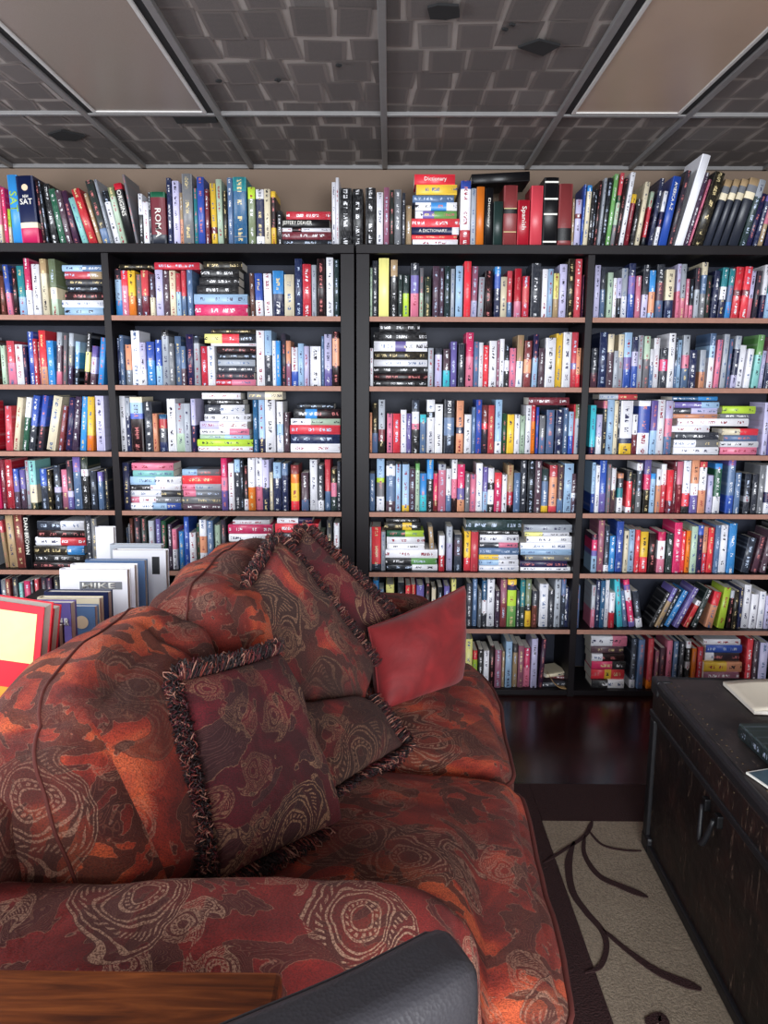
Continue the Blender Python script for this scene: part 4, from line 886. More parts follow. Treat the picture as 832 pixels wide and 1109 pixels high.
q = MB(); q.tube([(0, -.0028, b_['H'] * .83), (0, .001, b_['H'] * .83)], W2 * .36, 20); q.build('round_seal', M['panel_cream'], b_['obj'])

# big black volume lying across the top row
def loose_book(name, label, W, Hh, D, cols, M4, seed, hard=True, group=None):
    q = MB(); T, pr = book_geo(q, W, Hh, D, parse_cols(cols), seed, hard, pages=False, plainspine=seed >= 900 or 500 < seed < 600)
    o = q.build(name, M['book'], attrs=True); o.matrix_world = M4; tag(o, label, 'book', group)
    q = MB(); page_geo(q, W, Hh, D, T, pr, Matrix.Identity(4), 0); q.build('page_block', M['pages'], o)
    return o
pA = at(500, 197.5, YBK); pB = at(572, 194.0, YBK)
top1 = ZR['T'] + 0
za = max(b['z'] + b['h'] for b in ups_by['T'] if 497 < b['px'] < 512) + .001
zb_ = max(b['z'] + b['h'] for b in ups_by['T'] if 524 < b['px'] < 560)
xa_ = at(509, 190, YBK).x; 
ang = -R(3.0)
Lb = at(572, 190, YBK).x - at(509, 190, YBK).x
for b in ups_by['T']:
    pass
xs_ = at(511, 196, YBK).x
Mx = Matrix.Translation((xs_ + Lb, YBK + .004, max(zb_, za) + .0195)) @ Matrix.Rotation(ang, 4, 'Y') @ Matrix.Rotation(R(-90), 4, 'Y')
loose_book('book', 'thick black volume lying across the upright books beside the dictionary pile', .035, Lb, .17, 'k', Mx, 901, group='books on the top of the cases')

_pb = [d for d in books if d['kind'] == 'flat' and d['key'] == '5C' and abs(d['tp'] - 595.5) < 1][0]
_x = at(467.5, 595, YBK).x; _t = at(467, 571, YBK).z
loose_book('book', 'tan leaning paperback standing on the pile, centre-right fifth shelf', .018, _t - _pb['z1'] - .002, .11, 't', Matrix.Translation((_x - .006, YBK + .012, _pb['z1'] + .0006)) @ Matrix.Rotation(R(-5), 4, 'Y') @ Matrix.Translation((.009, 0, 0)), 650, False, 'books on the fifth shelf, centre-right bay')
# tumbled books at the right end of the centre-right bottom shelf
zz = ZR[7]
xm = at(596, 740, YS).x
for k_, (ox, dz, ang_, rz, W_b, Hb, cl_, lb) in enumerate([
    (.075, .000, 90, 8, .022, .17, 'K', 'dark paperback lying under the slumped books, centre-right bottom shelf'),
    (.075, .0235, 90, -14, .018, .155, 'A', 'brick red paperback lying among slumped books, centre-right bottom shelf'),
    (.070, .043, 90, 20, .016, .15, 'c', 'cream-spined paperback on the slumped heap, centre-right bottom shelf')]):
    Mx = Matrix.Translation((xm + ox + .022, YS + .05 + .01 * k_, zz + dz + W_b / 2)) @ Matrix.Rotation(R(rz), 4, 'Z') @ Matrix.Rotation(R(-90), 4, 'Y') @ Matrix.Translation((0, 0, 0))
    loose_book('book', lb, W_b, Hb * .72, .11, cl_, Mx, 700 + k_, False, 'slumped books on the bottom shelf')
# small pieces on the shelf: curled tan booklet
q = MB()
c0 = at(594, 722, YS + .012); 
def sheet(q, P, th=.0015, mi=0):
    """P grid of points [i][j]; makes a thin solid sheet"""
    n, m_ = len(P), len(P[0]); b0 = len(q.v)
    for r_ in P:
        for p in r_: q.v.append(tuple(p))
    for r_ in P:
        for p in r_: q.v.append((p[0], p[1], p[2] - th))
    o2 = n * m_
    for i in range(n - 1):
        for j in range(m_ - 1):
            a = b0 + i * m_ + j
            uvq = [(i / n, j / m_), ((i + 1) / n, j / m_), ((i + 1) / n, (j + 1) / m_), (i / n, (j + 1) / m_)]
            q.face([a, a + m_, a + m_ + 1, a + 1], uvq, mi=mi, sm=True); q.face([a + o2, a + 1 + o2, a + m_ + 1 + o2, a + m_ + o2], uvq, mi=mi, sm=True)
    for i in range(n - 1):
        for j in (0, m_ - 1):
            a = b0 + i * m_ + j; q.face([a, a + o2, a + m_ + o2, a + m_], mi=mi)
    for j in range(m_ - 1):
        for i in (0, n - 1):
            a = b0 + i * m_ + j; q.face([a, a + 1, a + 1 + o2, a + o2], mi=mi)
M['kraft'] = plain('kraft_paper', (186, 150, 104), .8)
P = []
for i in range(9):
    r_ = []
    for j in range(7):
        u_ = i / 8; v_ = j / 6
        X = c0.x + u_ * .085; Z = zz + .0025 + .075 * (1 - u_) ** 2.6; Yy = YS + .008 + v_ * .030 + .01 * u_
        r_.append((X, Yy, Z))
    P.append(r_)
sheet(q, P, .002); o = q.build('curled_booklet', M['kraft'], normals=True); tag(o, 'curled tan booklet slumped against upright books, centre-right bottom shelf', 'booklet')

# ------------------------------------------------------------------ soft furnishing helpers
def soft_map(u, v, w_, L, W, T, r, bulge, e=0.0):
    """cube coords in [-1,1] -> rounded box with inflated faces"""
    hx, hy, hz = L / 2, W / 2, T / 2
    p = Vector((u * hx, v * hy, w_ * hz))
    inner = Vector((max(-hx + r, min(hx - r, p.x)), max(-hy + r, min(hy - r, p.y)), max(-hz + r, min(hz - r, p.z))))
    d = p - inner
    if d.length > 1e-7: p = inner + d.normalized() * min(r, r) * min(1.0, max(abs(d.x), abs(d.y), abs(d.z)) / r)
    fz = (1 - u * u) * (1 - v * v); fx = (1 - v * v) * (1 - w_ * w_); fy = (1 - u * u) * (1 - w_ * w_)
    bx, by, bz = bulge
    p.z += math.copysign(1, w_) * abs(w_) * bz * fz ** .6 if abs(w_) > 1e-6 else 0
    p.x += (u) * bx * fx ** .6; p.y += (v) * by * fy ** .6
    return p
def soft_box(name, mat, parent, L, W, T, r, bulge, n=22, deform=None, wr=(0, 0), seed=0, uvo=(0, 0)):
    q = MB(); cache = {}
    hx, hy, hz = L / 2, W / 2, T / 2
    def vert(u, v, w_):
        k = (round(u, 5), round(v, 5), round(w_, 5))
        if k not in cache:
            p = soft_map(u, v, w_, L, W, T, r, bulge)
            if wr[0]:
                s_ = Vector((seed * 3.1, seed * 1.7, 0)) + p * wr[1]
                nn = mnoise.noise(s_) + .5 * mnoise.noise(s_ * 2.1)
                c_ = Vector((p.x / hx, p.y / hy, p.z / hz)); c_.normalize(); p = p + c_ * nn * wr[0]
            if deform: p = deform(p, u, v, w_)
            cache[k] = len(q.v); q.v.append(tuple(p))
        return cache[k]
    def sub(N, h):   # denser near the edges
        out = []
        for i in range(N + 1):
            t = -1 + 2 * i / N; out.append(math.sin(t * math.pi / 2) * .45 + t * .55)
        return out
    g = sub(n, 1)
    for ax in range(3):
        for sg in (-1, 1):
            for i in range(n):
                for j in range(n):
                    co = []; uvs = []
                    for (a, b_) in ((i, j), (i + 1, j), (i + 1, j + 1), (i, j + 1)):
                        c = [0, 0, 0]; c[ax] = sg; c[(ax + 1) % 3] = g[a]; c[(ax + 2) % 3] = g[b_]
                        co.append(vert(*c))
                        X, Y_, Z_ = c[0] * hx, c[1] * hy, c[2] * hz
                        if ax == 2: uvs.append((X + uvo[0], Y_ + uvo[1] + (0 if sg > 0 else 3)))
                        elif ax == 0: uvs.append((sg * hx + sg * (hz - Z_) + uvo[0], Y_ + uvo[1]))
                        else: uvs.append((X + uvo[0], sg * hy + sg * (hz - Z_) + uvo[1]))
                    if sg < 0: co.reverse(); uvs.reverse()
                    q.face(co, uvs, sm=True)
    o = q.build(name, mat, parent)
    return o
def soft_path(pts, L, W, T, r, bulge, deform=None, off=.002, wr=(0, 0), seed=0):
    out = []
    hx, hy, hz = L / 2, W / 2, T / 2
    for (u, v, w_) in pts:
        p = soft_map(u, v, w_, L, W, T, r, bulge)
        if wr[0]:
            s_ = Vector((seed * 3.1, seed * 1.7, 0)) + p * wr[1]
            nn = mnoise.noise(s_) + .5 * mnoise.noise(s_ * 2.1)
            c_ = Vector((p.x / hx, p.y / hy, p.z / hz)); c_.normalize(); p = p + c_ * nn * wr[0]
        if deform: p = deform(p, u, v, w_)
        c_ = Vector((u, v, w_)).normalized() * off
        out.append(p + c_)
    return out

# ------------------------------------------------------------------ rug
def rug():
    t = thing('area_rug', 'tan and dark brown rug with curved vine lines between sofa and trunk', 'rug', (1.0, 1.0, 0))
    ox, oy = 1.0, 1.0
    x0, x1, y0, y1 = .26, 2.2, -.6, atz(600, 849, .008).y
    xi = atz(593, 905, .01).x; yi = atz(640, 889, .01).y
    q = MB(); q.box((xi - ox, y0 + .2 - oy, 0.0005), (x1 - .2 - ox, yi - oy, .010)); q.build('pile_field', M['rug'], t, bevel=.002)
    q = MB()
    q.box((x0 - ox, y0 - oy, .0005), (xi - ox, y1 - oy, .0095)); q.box((x1 - .2 - ox, y0 - oy, .0005), (x1 - ox, y1 - oy, .0095))
    q.box((xi - ox, yi - oy, .0005), (x1 - .2 - ox, y1 - oy, .0095)); q.box((xi - ox, y0 - oy, .0005), (x1 - .2 - ox, y0 + .2 - oy, .0095))
    q.build('border', M['rug_dark'], t, bevel=.002)
    def line(pts, w0, w1):
        G = [atz(a, b, .0101) for a, b in pts]
        # Catmull-Rom
        out = []
        for i in range(len(G) - 1):
            p0, p1, p2, p3 = G[max(i - 1, 0)], G[i], G[i + 1], G[min(i + 2, len(G) - 1)]
            for k in range(8):
                s = k / 8; out.append(.5 * ((2 * p1) + (p2 - p0) * s + (2 * p0 - 5 * p1 + 4 * p2 - p3) * s * s + (3 * p1 - p0 - 3 * p2 + p3) * s ** 3))
        out.append(G[-1]); q = MB(); n = len(out)
        for i, p in enumerate(out):
            d = (out[min(i + 1, n - 1)] - out[max(i - 1, 0)]).normalized(); s = Vector((-d.y, d.x, 0))
            ww = (w0 + (w1 - w0) * i / n) * .72 * min(1, .25 + 6 * i / n, .25 + 6 * (n - 1 - i) / n)
            for sg, z in ((-1, .0095), (-1, .0125), (1, .0125), (1, .0095)): q.v.append((p.x + s.x * sg * ww / 2 - ox, p.y + s.y * sg * ww / 2 - oy, z))
        for i in range(n - 1):
            for j in range(3): q.face([i * 4 + j, i * 4 + j + 1, i * 4 + 4 + j + 1, i * 4 + 4 + j])
        q.face([0, 1, 2, 3]); q.face([n * 4 - 4, n * 4 - 3, n * 4 - 2, n * 4 - 1])
        q.build('vine_line', M['rug_dark'], t, normals=True)
    line([(642, 889), (634, 905), (617, 917), (589, 935)], .020, .010)
    line([(622, 912), (616, 935), (620, 965), (635, 988), (652, 1008), (657, 1027), (650, 1047), (634, 1054)], .030, .014)
    line([(634, 905), (633, 925), (648, 948), (672, 960), (702, 972)], .012, .034)
    line([(637, 899), (652, 915), (675, 921), (695, 922)], .010, .008)
    line([(652, 1006), (680, 1030), (715, 1054), (760, 1072)], .010, .040)
    line([(700, 1109), (716, 1102), (722, 1118)], .03, .03)
rug()

# ------------------------------------------------------------------ sofa
SA = R(-3.0)
SO = Vector((.255, .875, 0))          # near corner of the seat front at floor level
sofa = thing('sofa', 'two-seat sofa in rust, orange and brown paisley brocade facing the trunk', 'sofa', SO, (0, 0, SA))
def frame_piece(nm, a, b, r, mat=None, bulge=(0, 0, 0), n=14, **k):
    L, W, T = b[0] - a[0], b[1] - a[1], b[2] - a[2]
    c = ((a[0] + b[0]) / 2, (a[1] + b[1]) / 2, (a[2] + b[2]) / 2)
    o = soft_box(nm, mat or M['sofa'], sofa, L, W, T, r, bulge, n=n, **k); o.location = c; return o
# base, back and arms (local: x to the right / seat front, y away from the camera)
frame_piece('base', (-.84, -.06, .06), (-.035, 1.42, .31), .03)
frame_piece('back_frame', (-.92, -.02, .06), (-.80, 1.46, .72), .04)
def arm_def(p, u, v, w_):
    # rolled top, sagging slightly
    return Vector((p.x, p.y, p.z + .012 * math.sin(p.x * 5)))
arm = frame_piece('armrest', (-.90, -.125, .06), (-.135, .085, .618), .095, M['arm'], (.012, .0, .012), n=26, deform=arm_def, wr=(.006, 9), seed=4)
frame_piece('armrest', (-.90, 1.30, .06), (-.16, 1.50, .64), .09, M['sofa'], (.012, 0, .012), n=18)
for (fx, fy) in ((-.78, -.04), (-.12, -.0), (-.78, 1.4), (-.12, 1.4)):
    q = MB(); q.tube([(fx, fy, 0.001), (fx, fy, .07)], [.018, .026], 12); q.build('foot', M['iron'], sofa)
# piping round the near arm panel end
def seat(y0, y1, seed, tc):
    L, W, T = .72, y1 - y0, .175; r = .05; bul = (.016, .004, .034)
    c = Vector((-.365, (y0 + y1) / 2, .395))
    def df(p, u, v, w_):
        if not tc:
            cut_ = .092 - (y0 + y1) / 2; k_ = min(1, max(0, (.245 - p.x) / .03)); k_ = k_ * k_ * (3 - 2 * k_)
            p = Vector((p.x, p.y * (1 - k_) + k_ * (cut_ + (p.y + W / 2) * (W / 2 - cut_) / W), p.z))
        if tc: p = Vector((p.x - .045 * max(0, u) * max(0, v) ** 3 - .008, p.y, p.z))
        return p
    o = soft_box('seat_cushion', M['sofa'], sofa, L, W, T, r, bul, n=30, deform=df, wr=(.007, 7), seed=seed, uvo=(seed * .37, y0 + .2)); o.location = c
    for ww in (.62, -.62):
        pts = []
        N = 26
        for i in range(N): pts.append((-1 + 2 * i / N, -1, ww))
        for i in range(N): pts.append((1, -1 + 2 * i / N, ww))
        for i in range(N): pts.append((1 - 2 * i / N, 1, ww))
        for i in range(N): pts.append((-1, 1 - 2 * i / N, ww))
        q = MB(); q.tube(soft_path(pts, L, W, T, r, bul, df, .003, (.007, 7), seed), .0048, 8, closed=True); q.build('piping', M['piping'], o)
    return o
seat(-.030, .60, 1, False)
seat(.605, 1.29, 2, True)
def back_cushion(loc, size, rot, seed, mat, wr=(.016, 6)):
    """size: (thickness x, length y, height z)"""
    L, W, T = size; r = .095; bul = (.036, .02, .025)
    def df(p, u, v, w_):
        # slump: belly low, gathered folds towards the far end
        zz_ = p.z / (T / 2)
        p = p + Vector((.035 * (1 - zz_) * .5 * max(0, u), 0, 0))
        f = math.sin(p.y * 34 + 3 * p.z * 9 + seed) * .004 * max(0, v) * (1 + u)
        fold = -.014 * math.exp(-((p.y - W * .16 - .10 * p.z) / .018) ** 2) * max(0, u + .3)
        return p + Vector((f + fold, 0, -.012 * math.cos(p.y / W * math.pi * 1.0) * 0 + .004 * math.sin(p.y * 25 + seed)))
    o = soft_box('back_cushion', mat, sofa, L, W, T, r, bul, n=40, deform=df, wr=wr, seed=seed, uvo=(seed * .9, seed * .5))
    o.location = loc; o.rotation_euler = rot
    N = 22; pts = []
    for i in range(N): pts.append((.12, -1, -1 + 2 * i / N))
    for i in range(N): pts.append((.12, -1 + 2 * i / N, 1))
    for i in range(N): pts.append((.12, 1, 1 - 2 * i / N))
    for i in range(N): pts.append((.12, 1 - 2 * i / N, -1))
    q = MB(); q.tube(soft_path(pts, L, W, T, r, bul, df, .0005, wr, seed), .0030, 8, closed=True); q.build('piping', M['piping'], o)
    return o
back_cushion((-.752, .330, .650), (.25, .51, .38), (0, R(-16), R(1)), 3, M['sofa'])
back_cushion((-.70, .92, .664), (.25, .67, .385), (0, R(-13), R(1)), 8, M['sofa'])

# ------------------------------------------------------------------ pillows
def pillow(name, label, C, th, mat, fringe=None, seed=0, back=None, uvo=(0, 0), group='pillows heaped on the sofa', pinch=.07, amp=.006, sides='TRBL'):
    """C: TL, TR, BR, BL world corners"""
    TL, TR, BR, BL = [Vector(c) for c in C]; ctr = (TL + TR + BR + BL) / 4
    nrm = ((BR - TL).cross(TR - BL)).normalized()
    if nrm.y > 0: nrm = -nrm
    t = thing(name, label, 'pillow', ctr, group=group)
    n = 30
    su, sv = ((TR - TL).length + (BR - BL).length) / 2, ((TL - BL).length + (TR - BR).length) / 2
    def outline(u, v):
        u2 = u * (1 - pinch * (1 - v * v) ** 1 * (abs(u) ** 3)); v2 = v * (1 - pinch * (1 - u * u) * (abs(v) ** 3))
        a, b_ = (u2 + 1) / 2, (v2 + 1) / 2
        return BL * (1 - a) * (1 - b_) + BR * a * (1 - b_) + TL * (1 - a) * b_ + TR * a * b_ - ctr
    q = MB()
    idx = {}
    for side in (1, -1):
        for i in range(n + 1):
            for j in range(n + 1):
                u, v = math.sin((-1 + 2 * i / n) * math.pi / 2), math.sin((-1 + 2 * j / n) * math.pi / 2)
                rim = i in (0, n) or j in (0, n)
                if rim and side == -1: idx[(-1, i, j)] = idx[(1, i, j)]; continue
                h = th / 2 * ((1 - u * u) * (1 - v * v)) ** .42
                p = outline(u, v)
                s_ = p * 9 + Vector((seed, seed * 2, 0)); h2 = h + (mnoise.noise(s_) + .5 * mnoise.noise(s_ * 2.3)) * amp * 2 * min(1, h / .02)
                p = p + nrm * side * h2
                idx[(side, i, j)] = len(q.v); q.v.append(tuple(p))
        for i in range(n):
            for j in range(n):
                f = [idx[(side, i, j)], idx[(side, i + 1, j)], idx[(side, i + 1, j + 1)], idx[(side, i, j + 1)]]
                uvs = [((math.sin((-1 + 2 * a / n) * math.pi / 2) + 1) / 2 * su + uvo[0], (math.sin((-1 + 2 * c / n) * math.pi / 2) + 1) / 2 * sv + uvo[1] + (0 if side > 0 else 2)) for a, c in ((i, j), (i + 1, j), (i + 1, j + 1), (i, j + 1))]
                if side < 0: f.reverse(); uvs.reverse()
                q.face(f, uvs, sm=True)
    q.build('pillow_cover', mat, t, normals=True)
    rim = []
    NR = 60
    for k in range(NR): rim.append(outline(-1 + 2 * k / NR, 1))
    for k in range(NR): rim.append(outline(1, 1 - 2 * k / NR))
    for k in range(NR): rim.append(outline(1 - 2 * k / NR, -1))
    for k in range(NR): rim.append(outline(-1, -1 + 2 * k / NR))
    if fringe:
        q = MB(); rr = random.Random(seed)
        YC = [s2l(c) for c in ((20, 10, 14), (24, 12, 16), (28, 12, 16), (40, 16, 20), (40, 16, 20), (72, 20, 28), (90, 26, 34), (128, 60, 50), (160, 112, 96), (44, 28, 30))]
        N = len(rim)
        for k in range(fringe):
            f = ('TRBL'.index(rr.choice(sides)) + rr.random()) * NR; i0 = int(f) % N; p = rim[i0].lerp(rim[(i0 + 1) % N], f - int(f))
            tg = (rim[(i0 + 1) % N] - rim[i0 - 1]).normalized(); out = p.normalized(); out = (out - tg * out.dot(tg)).normalized()
            up = tg.cross(out)
            a = rr.uniform(-1.0, 1.0); d1 = (out * math.cos(a) + up * math.sin(a)).normalized()
            d2 = (tg * rr.uniform(-1, 1) + up * rr.uniform(-1, 1) + out * .2).normalized()
            ln = rr.uniform(.016, .036); wd = rr.uniform(.005, .010); pts = []
            for s in range(8):
                th_ = math.pi * 2 * s / 7 + .3
                pts.append(p + d1 * (ln * (1 - math.cos(th_)) / 2) + d2 * wd * math.sin(th_))
            q.tube(pts, rr.uniform(.0008, .0014), 3, c=rr.choice(YC), cap=False)
        q.build('loop_fringe', M['fringe'], t, attrs=True)
    else:
        q = MB(); q.tube(rim, .0028, 6, closed=True); q.build('seam_welt', back or mat, t)
    return t
# 3D corners measured off the photo with a real distance for each
pillow('throw_pillow', 'dark crimson paisley pillow with looped fringe, frontmost against the near back cushion',
       [at(194, 738, 1.17), at(303, 708, 1.44), at(370, 890, 1.25), at(236, 955, 1.04)], .13, M['pillow_crimson'], 3400, 1, uvo=(.31, .12), pinch=.03, sides='TLLLB')
pillow('throw_pillow', 'large paisley pillow with looped fringe, standing on its corner behind the crimson one',
       [at(302, 586, 1.84), at(404, 722, 1.78), at(376, 812, 1.56), at(240, 690, 1.58)], .15, M['pillow_mixed'], 2600, 2, uvo=(.7, .45), pinch=.0, sides='LLT')
pillow('throw_pillow', 'dark maroon fringed pillow at the back, its peak beside the paisley one',
       [at(330, 574, 2.04), at(432, 676, 2.02), at(405, 775, 1.90), at(282, 680, 1.90)], .11, M['pillow_crimson'], 2600, 3, uvo=(1.4, .9), pinch=.0, sides='TLR')
pillow('throw_pillow', 'brown paisley pillow lying low with its fringe on the seat, under the others',
       [at(300, 765, 1.47), at(398, 758, 1.66), at(437, 808, 1.57), at(346, 866, 1.325)], .12, M['pillow_mixed'], 2600, 4, uvo=(2.2, .3), pinch=.03, sides='RBB')
pillow('throw_pillow', 'plain red velvety pillow leaning at the far end of the seat',
       [at(399, 680, 1.88), at(503, 635, 2.07), at(500, 742, 1.97), at(411, 775, 1.74)], .16, M['red_velvet'], None, 5, uvo=(0, 0), pinch=.045, amp=.004)

# ------------------------------------------------------------------ trunk
TZ = .52
pT = atz(709, 733, TZ); vpx = 441
dirT = Vector(((vpx - 421) / FPX, 1, 0)).normalized(); angT = -math.atan2(dirT.x, dirT.y)
TL_, TW_ = 1.25, .78
trunk = thing('steamer_trunk', 'large old dark leather steamer trunk used as a coffee table', 'trunk', (pT.x, pT.y, 0.013), (0, 0, angT))
# local: x to the right from the left face, y from -TL_ (near) to 0 (far)
TZl = TZ - .013
def tb(nm, a, b, mat, bev=.004, par=None, seg=2):
    q = MB(); q.box(a, b); o = q.build(nm, mat, par or trunk, bevel=bev); return o
q = MB()
body = tb('body', (.006, -TL_ + .006, 0), (TW_ - .006, -.006, TZl - .105), M['hide'], .012)
lid = tb('lid', (0, -TL_, TZl - .103), (TW_, 0, TZl), M['trunk_top'], .016)
lb = tb('lid_side', (-.001, -TL_ - .001, TZl - .098), (TW_ + .001, .001, TZl - .03), M['hide'], .004)
# bindings along the edges
for a, b in (((-.005, -TL_ - .004, TZl - .030), (.016, .004, TZl + .0015)), ((-.005, -.014, TZl - .030), (TW_ + .005, .005, TZl + .0015)), ((TW_ - .016, -TL_ - .004, TZl - .030), (TW_ + .005, .004, TZl + .0015))):
    tb('edge_binding', a, b, M['leather_trim'], .009)
tb('lip', (-.006, -TL_ - .005, TZl - .112), (.01, .005, TZl - .094), M['leather_trim'], .003)
tb('edge_binding', (-.004, -.03, 0), (.02, .004, TZl - .115), M['leather_trim'], .006)
tb('edge_binding', (-.004, -TL_ - .003, 0), (.02, -TL_ + .03, TZl - .115), M['leather_trim'], .006)
tb('base_binding', (-.004, -TL_ - .003, 0), (.012, .003, .03), M['leather_trim'], .004)
q = MB(); q.tube([(0, 0, -.001), (0, 0, .0018)], [.0032, .0016], 8)
nail = None
for k in range(66):
    top_n = k < 46
    y = -.02 - (k if top_n else (k - 46) * 2.3) * (TL_ - .04) / 45
    if nail is None: nail = q.build('nail_head', M['brass'], trunk); o = nail
    else: o = nail.copy(); COL.objects.link(o)
    o.parent = trunk
    if top_n: o.location = (.030, y, TZl)
    else: o.location = (-.0012, y, TZl - .045); o.rotation_euler = (0, R(-90), 0)
# leather carrying handle on the long side with iron brackets
hy = -.42
q = MB(); pts = [(-.010 - .010 * math.sin(math.pi * i / 14), hy + .032 * (1 - 2 * i / 14), .36 - .075 * math.sin(math.pi * i / 14)) for i in range(15)]
q.tube(pts, [.0045 + .003 * math.sin(math.pi * i / 14) for i in range(15)], 8); hd = q.build('carrying_handle', M['leather_trim'], trunk)
for s in (-1, 1):
    q = MB(); q.box((-.007, hy + s * .034 - .010, .345), (.008, hy + s * .034 + .010, .375)); q.build('handle_bracket', M['iron'], hd, bevel=.003)
for a, b in (((-.006, -.05, 0), (.03, .006, .05)), ((-.007, -.045, TZl - .045), (.04, .007, TZl + .003))):
    tb('corner_cap', a, b, M['leather_trim'], .008)

# things on the trunk
z0 = TZ + .0025
# open paper pad
P = []
A0, A1, A2, A3 = atz(783, 742, z0), atz(868, 748, z0), atz(905, 776, z0), atz(817, 774, z0)
for i in range(13):
    r_ = []
    for j in range(9):
        u, v = i / 12, j / 8
        p = A3 * (1 - u) * (1 - v) + A2 * u * (1 - v) + A1 * u * v + A0 * (1 - u) * v
        lift = .010 + .018 * u * (v ** 2) + .006 * math.sin(u * 3)
        r_.append((p.x, p.y, z0 + lift))
    P.append(r_)
cpt = (A0 + A1 + A2 + A3) / 4
pad = thing('paper_pad', 'cream paper pad with a curling top sheet, far end of the trunk', 'paper pad', cpt)
q = MB(); sheet(q, [[(p[0] - cpt.x, p[1] - cpt.y, p[2] - cpt.z) for p in r_] for r_ in P], .0008); q.build('top_sheet', M['paper'], pad, normals=True)
q = MB(); n4 = [A3, A2, A1, A0]
q.v = [tuple((p - cpt)) for p in n4] + [tuple(p - cpt + Vector((0, 0, .0088))) for p in n4]
q.face((3, 2, 1, 0)); q.face((4, 5, 6, 7))
for i in range(4): q.face((i, (i + 1) % 4, 4 + (i + 1) % 4, 4 + i))
q.build('sheet_stack', M['pages'], pad, normals=True, bevel=.001)
# dark green novel lying with its spine towards the sofa
P1 = atz(800, 790, z0 + .02); P2 = atz(850, 836, z0 + .02)
d_ = (Vector((P2.x, P2.y, 0)) - Vector((P1.x, P1.y, 0))); Lb = .21; d_.normalize()
side = Vector((-d_.y, d_.x, 0)); 
if side.x < 0: side = -side
# local axes: spine length z -> -d_ (title reads towards the camera end), y (depth) -> side, x (thickness) -> up/down
ax_z = -d_; ax_y = side; ax_x = ax_y.cross(ax_z)
Rm = Matrix((ax_x, ax_y, ax_z)).transposed().to_4x4()
Wn = .034
base = Vector((P1.x, P1.y, z0 + Wn / 2 + .0003)) + d_ * Lb
nv = loose_book('book', 'dark green novel with white spine lettering lying on the trunk', Wn, Lb, .14, 'x8w1x1', Matrix.Translation(base) @ Rm, 444, True, 'things on the trunk')
Rm2 = Matrix(((0, 1, 0, 0), (0, 0, -1, 0), (-1, 0, 0, 0), (0, 0, 0, 1)))
sgn = 1 if ax_x.z > 0 else -1
if sgn < 0: Rm2 = Matrix(((0, 1, 0, 0), (0, 0, -1, 0), (-1, 0, 0, 0), (0, 0, 0, 1)))
# pamphlet with a white border
A = [atz(808, 838, z0), atz(845, 832, z0), atz(900, 866, z0), atz(852, 868, z0)]
c_ = sum(A, Vector()) / 4
pm = thing('pamphlet', 'thin glossy pamphlet with a white edge near the front of the trunk', 'pamphlet', c_)
def prism(q, A, h, sc=1.0, z=0.0):
    b0 = len(q.v); n = len(A)
    q.v += [tuple((p - c_) * sc + Vector((0, 0, z))) for p in A] + [tuple((p - c_) * sc + Vector((0, 0, z + h))) for p in A]
    q.face(range(b0, b0 + n)); q.face(range(b0 + n, b0 + 2 * n))
    for i in range(n): q.face((b0 + i, b0 + (i + 1) % n, b0 + n + (i + 1) % n, b0 + n + i))
q = MB(); prism(q, A, .004); q.build('sheets', M['title_white'], pm, normals=True)
M['photo_print'] = plain('photo_print', (62, 84, 96), .3, nscale=30, namt=.6)
q = MB(); prism(q, A, .0006, .93, .004); q.build('cover_print', M['photo_print'], pm, normals=True)

# ------------------------------------------------------------------ low bookcase behind the sofa with face-out books
LBz = .545
lbc = thing('low_bookcase', 'low dark bookcase behind the sofa carrying face-out books', 'bookcase', (-1.0, 1.95, 0))
q = MB(); q.box((-.32, -.75, LBz - .025), (.27, .75, LBz)); q.build('top_board', M['case'], lbc, bevel=.002)
for y in (-.75, -.01, .73):
    q = MB(); q.box((-.32, y, 0), (.27, y + .02, LBz - .025)); q.build('side_panel', M['case'], lbc, bevel=.002)
for z in (.06, .30):
    q = MB(); q.box((-.31, -.73, z), (.26, .73, z + .02)); q.build('shelf', M['case'], lbc)
def faceout(label, px0, px1, ytop, Y, th, cols, tilt=0, lean=6, seed=0, bottom=None):
    """book standing face-out; px0..px1 is the top edge in the photo, at distance Y"""
    a = at(px0, ytop, Y); b_ = at(px1, ytop, Y)
    hgt = (a.z + b_.z) / 2 - LBz; wd = b_.x - a.x
    # local x(thickness) -> -Y, y(depth) -> +X, z up
    Mx = Matrix.Translation((a.x, Y, LBz + .001 + (abs(math.sin(R(tilt))) * wd if tilt > 0 else 0))) @ Matrix.Rotation(R(tilt), 4, 'Y') @ Matrix.Rotation(R(-lean), 4, 'X') @ Matrix.Rotation(R(-90), 4, 'Z') @ Matrix.Translation((0, 0, 0))
    o = loose_book('book', label, th, hgt, wd, cols, Mx, 500 + seed, True, 'face-out books behind the sofa')
    return o, wd, hgt, th
def cover_art(o, wd, hgt, th, x0, x1, z0_, z1_, mat, name='cover_panel', k=1):
    q = MB(); q.box((th / 2 - .0002, x0 * wd, z0_ * hgt), (th / 2 + .0005 * k, x1 * wd, z1_ * hgt)); q.build(name, mat, o)
RmC = Matrix(((0, 0, 1, 0), (1, 0, 0, 0), (0, 1, 0, 0), (0, 0, 0, 1)))   # text x->+y(local), y->+z, z->+x
def cover_text(o, wd, hgt, th, s, cx_, cz_, lw, lh, mat):
    add_text(s, wd * lw, hgt * lh, mat, o, Matrix.Translation((th / 2 + .0008, wd * cx_, hgt * cz_)) @ RmC, 'cover_title')
B1 = faceout('red book with yellow panel facing out, nearest behind the sofa at left', -75, 27, 655, 1.42, .042, 'R', 8, 2, 1)
cover_art(*B1, .08, .93, .63, .95, M['panel_yellow']); cover_art(*B1, .10, .70, .10, .46, M['panel_orange'])
